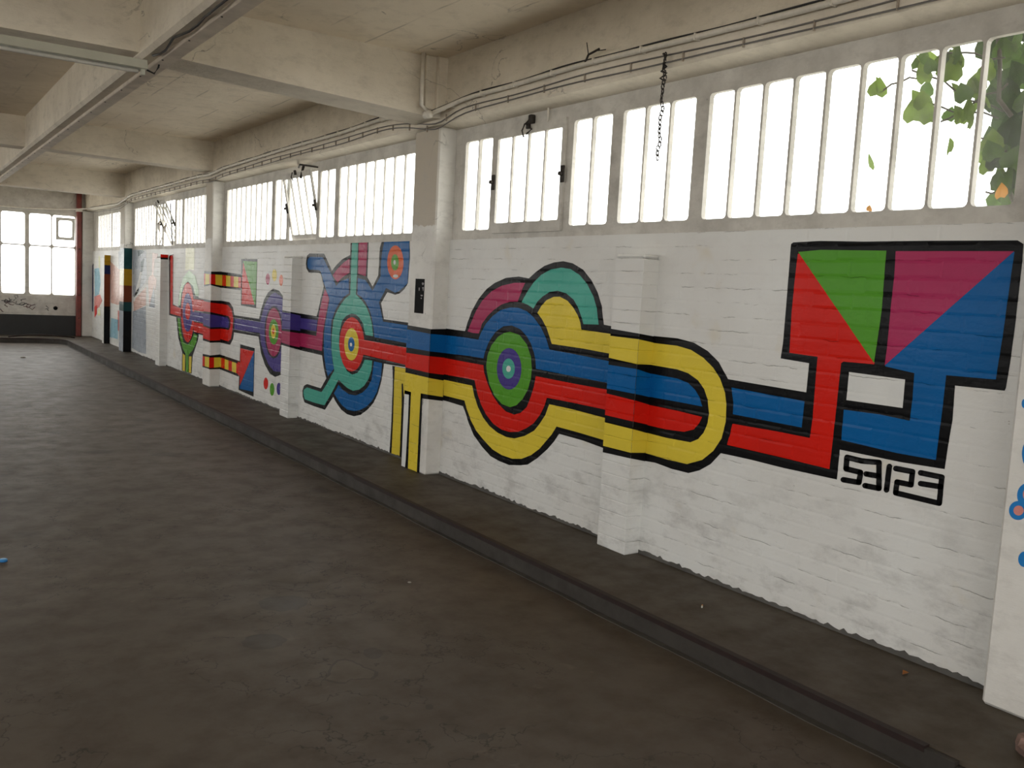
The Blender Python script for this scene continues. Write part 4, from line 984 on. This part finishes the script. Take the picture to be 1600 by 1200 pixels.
# vent catch above the first vent and its rod
p = onx((829, 186), FX0-.03); q = MB(); q.bbox((FX0-.04, p[1]-.02, p[2]-.03), (FX0, p[1]+.02, p[2]+.03), .006); q.tube([(FX0-.035, p[1], p[2]), (FX0-.05, p[1]+.03, p[2]-.03), (FX0-.03, p[1]-.02, p[2]-.07), (FX0-.045, p[1]+.02, p[2]-.10)], .007, 6)
tag(q.build('vent_bracket', IRON), 'dark bracket with hanging links above the closed vent', 'bracket')
a = onx((857, 163), FX0-.02); b = onx((857, 190), FX0-.02); q = MB(); q.tube([(FX0-.018, a[1], a[2]), (FX0-.018, a[1], b[2])], .008, 8); tag(q.build('vent_rod', PIPEW), 'short cream rod beside the dark vent bracket', 'rod')
a = onx((476, 262), FX0-.05); q = MB(); q.tube([(FX0-.02, a[1]+.25, 2.80), (FX0-.10, a[1], 2.80), (FX0-.02, a[1]-.28, 2.76)], .010, 6); q.tube([(FX0-.06, a[1], 2.80), (FX0-.09, a[1], 2.66)], .014, 6)
tag(q.build('iron_stay', IRON), 'dark iron stay arm above the ajar tilted vent', 'stay')
# twig caught on the conduit
p = onx((925, 95), XC); q = MB(); q.tube([(p[0]-.01, p[1]+.05, p[2]+.0), (p[0]-.03, p[1], p[2]+.03), (p[0]-.03, p[1]-.10, p[2]+.045)], .007, 5); q.tube([(p[0]-.03, p[1], p[2]+.03), (p[0]-.04, p[1]+.01, p[2]+.10)], .003, 5); q.tube([(p[0]-.03, p[1]-.05, p[2]+.04), (p[0]-.03, p[1]-.16, p[2]+.03)], .003, 5)
tag(q.build('twig', IRON), 'dark twig of old wire caught on the conduit', 'twig')

# ------------------------------------------------------------------ ivy outside the last panes
LM = [leaf_mat('leaf_bright', (.13, .20, .03)), leaf_mat('leaf_mid', (.06, .11, .02)), leaf_mat('leaf_dark', (.025, .05, .01)), leaf_mat('leaf_autumn', (.45, .20, .03))]
def leaf_mesh(m):
    pts = [(0, 0, 0), (.30, -.10, .05), (.52, .18, .07), (.46, .52, .05), (.22, .82, .0), (0, 1.05, -.06), (-.22, .82, .0), (-.46, .52, .05), (-.52, .18, .07), (-.30, -.10, .05), (0, .45, .0)]
    q = MB(); q.add(pts, [(10, i, i+1) for i in range(9)]+[(10, 9, 0)]); q.sm = True
    me = bpy.data.meshes.new('leaf'); me.from_pydata(q.v, [], q.f); me.materials.append(m); me.update(); return me
LME = [leaf_mesh(m) for m in LM]
rl = random.Random(21)
ivy_root = tag(empty('ivy', (4.15, 2.05, -.14)), 'leafy green climber growing outside the panes next to the wide pillar', 'climber')
def to_ivy(o): o.location = Vector(o.location)-Vector((4.15, 2.05, -.14)); return o
stems = []
def stem(pts, r):
    q = MB(); q.tube(pts, r, 6); o = q.build('stem', simple('stem_bark', (.05, .04, .025), .8) if 'stem_bark' not in bpy.data.materials else bpy.data.materials['stem_bark'], ivy_root); to_ivy(o); stems.append(pts)
def wig(a, b, n, amp):
    a, b = np.array(a), np.array(b); return [tuple(a+(b-a)*i/n+np.array([rl.uniform(-amp, amp) for _ in range(3)])*(0 < i < n)) for i in range(n+1)]
def leaf(p, size, k=None):
    k = rl.choice((0, 1, 1, 2)) if k is None else k
    o = inst('leaf', LME[k], p, ivy_root, (rl.uniform(1.1, 2.0), rl.uniform(-.5, .5), PI/2+rl.uniform(-.9, .9)), (size, size, size)); to_ivy(o)
v = lambda px, py, X=4.1: tuple(onx((px, py), X))
m0 = v(1590, 330); stem(wig((m0[0], m0[1]-.1, -.14), m0, 8, .03)+wig(m0, v(1560, 60), 6, .03)[1:]+wig(v(1560, 60), v(1580, -60), 3, .03)[1:], .011)
m1_ = v(1640, 300, 4.35); stem(wig((m1_[0], m1_[1]-.1, -.14), m1_, 8, .03)+wig(m1_, v(1600, -60, 4.35), 8, .04)[1:], .011)
twigs = [((1575, 130), (1470, 190)), ((1570, 175), (1425, 110)), ((1570, 90), (1440, 75)), ((1560, 185), (1430, 160)), ((1585, 250), (1530, 215)), ((1450, 112), (1365, 145)), ((1590, 290), (1540, 300))]
for a, b in twigs: stem(wig(v(*a), v(*b, X=4.05), 6, .015), .0045)
for i in range(135):                          # dense mass behind the last pane and beyond the wide pillar
    px, py = rl.uniform(1545, 1680), rl.uniform(-60, 330)
    leaf(v(px, py, rl.uniform(4.0, 4.5)), rl.uniform(.085, .13), rl.choice((1, 1, 2, 2)))
for (px, py, sp, n) in ((1500, 190, 26, 9), (1450, 120, 24, 8), (1500, 110, 25, 8), (1440, 175, 14, 4), (1525, 150, 16, 7), (1372, 148, 6, 2), (1545, 250, 12, 5), (1480, 70, 20, 3), (1362, 272, 8, 1), (1565, 300, 20, 7)):
    for i in range(n): leaf(v(px+rl.gauss(0, sp*.7), py+rl.gauss(0, sp*.7), rl.uniform(4.0, 4.2)), rl.uniform(.06, .10), rl.choice((0, 0, 1)))
leaf(v(1563, 308, 3.80), .06, 3); leaf(v(1357, 330, 3.72), .03, 3)

# ------------------------------------------------------------------ small litter
p = onz((1097, 949), ZS); q = MB(); q.tube([(p[0]-.012, p[1]-.010, ZS+.005), (p[0]+.004, p[1]+.004, ZS+.005)], .004, 8)
bt = tag(q.build('cigarette_butt', simple('butt_paper', (.65, .62, .55), .8)), 'cigarette butt lying on the pavement', 'cigarette butt')
q = MB(); q.tube([(p[0]+.004, p[1]+.004, ZS+.005), (p[0]+.016, p[1]+.014, ZS+.005)], .0042, 8); q.build('filter', simple('butt_filter', (.50, .22, .06), .8), bt)
p = onz((1414, 1053), ZS); q = MB(); q.add([(p[0]-.025, p[1]-.004, ZS+.004), (p[0]-.008, p[1]-.014, ZS+.010), (p[0]+.02, p[1]-.004, ZS+.004), (p[0]+.004, p[1]+.014, ZS+.012), (p[0], p[1], ZS+.003)], [(4, 0, 1), (4, 1, 2), (4, 2, 3), (4, 3, 0)])
o = q.build('dead_leaf', simple('dead_leaf_brown', (.30, .11, .02), .8)); sm = o.modifiers.new('thickness', 'SOLIDIFY'); sm.thickness = .001
tag(o, 'small dead orange leaf on the pavement', 'leaf')
p = onz((5, 877), 0); q = MB(); q.tube([(p[0], p[1], 0), (p[0], p[1], .012)], [.022, .020], 12); bcap = tag(q.build('bottle_cap', simple('cap_blue', (.02, .20, .50), .4)), 'blue plastic bottle cap on the dark floor', 'bottle cap')
q = MB(); q.tube([(p[0], p[1], .012), (p[0], p[1], .014)], [.017, .015], 12); q.build('cap_top', simple('cap_light', (.10, .35, .65), .4), bcap)
for (px, py, s) in ((36, 559, .05), (640, 910, .012), (1048, 1017, .01)):
    p = onz((px, py), 0); q = MB(); n = 7; top = [(p[0]+s*math.cos(2*PI*i/n)*rl.uniform(.7, 1.2), p[1]+s*math.sin(2*PI*i/n)*rl.uniform(.7, 1.2), 0) for i in range(n)]
    q.add(top+[(x*.7+p[0]*.3, y*.7+p[1]*.3, s*.35) for x, y, z in top], [tuple(range(n, 2*n))]+[(i, (i+1) % n, n+(i+1) % n, n+i) for i in range(n)])
    tag(q.build('debris_chip', GREYP), 'flat grey chip of debris on the %s of the hall floor' % ('far part' if px < 100 else 'near part, pale' if px < 900 else 'part beside the kerb'), 'debris')
# rubble lump by the nearest pillar
p = onz((1598, 1178), ZS)
q = MB(); rr = random.Random(4); n = 10; vs = []
for j, (zz, rad) in enumerate(((0, .05), (.03, .055), (.06, .035))):
    for i in range(n): a = 2*PI*i/n; k = rad*rr.uniform(.75, 1.2); vs.append((p[0]+.02+k*math.cos(a), p[1]-.03+1.5*k*math.sin(a), ZS+zz))
fs = [tuple(range(2*n, 3*n))]+[(j*n+i, j*n+(i+1) % n, (j+1)*n+(i+1) % n, (j+1)*n+i) for j in range(2) for i in range(n)]
q.add(vs, fs); tag(q.build('rubble_lump', simple('brick_rubble', (.24, .15, .12), .85, 0, .4, 30, .6)), 'pinkish lump of rubble on the pavement by the wide pillar', 'rubble')
# warped edging strip lying on the far kerb
q = MB(); pts = [tuple(onz((x, 521.5), ZS)) for x in (4, 20, 36, 52, 68, 84, 100)]
q.tube([(a[0], YK+.05+.03*math.sin(i*1.4), ZS+.02+.05*math.sin(i/6*PI)) for i, a in enumerate(pts)], .016, 6)
tag(q.build('warped_edging', RUST), 'warped rusty edging strip lifting off the far kerb', 'edging')
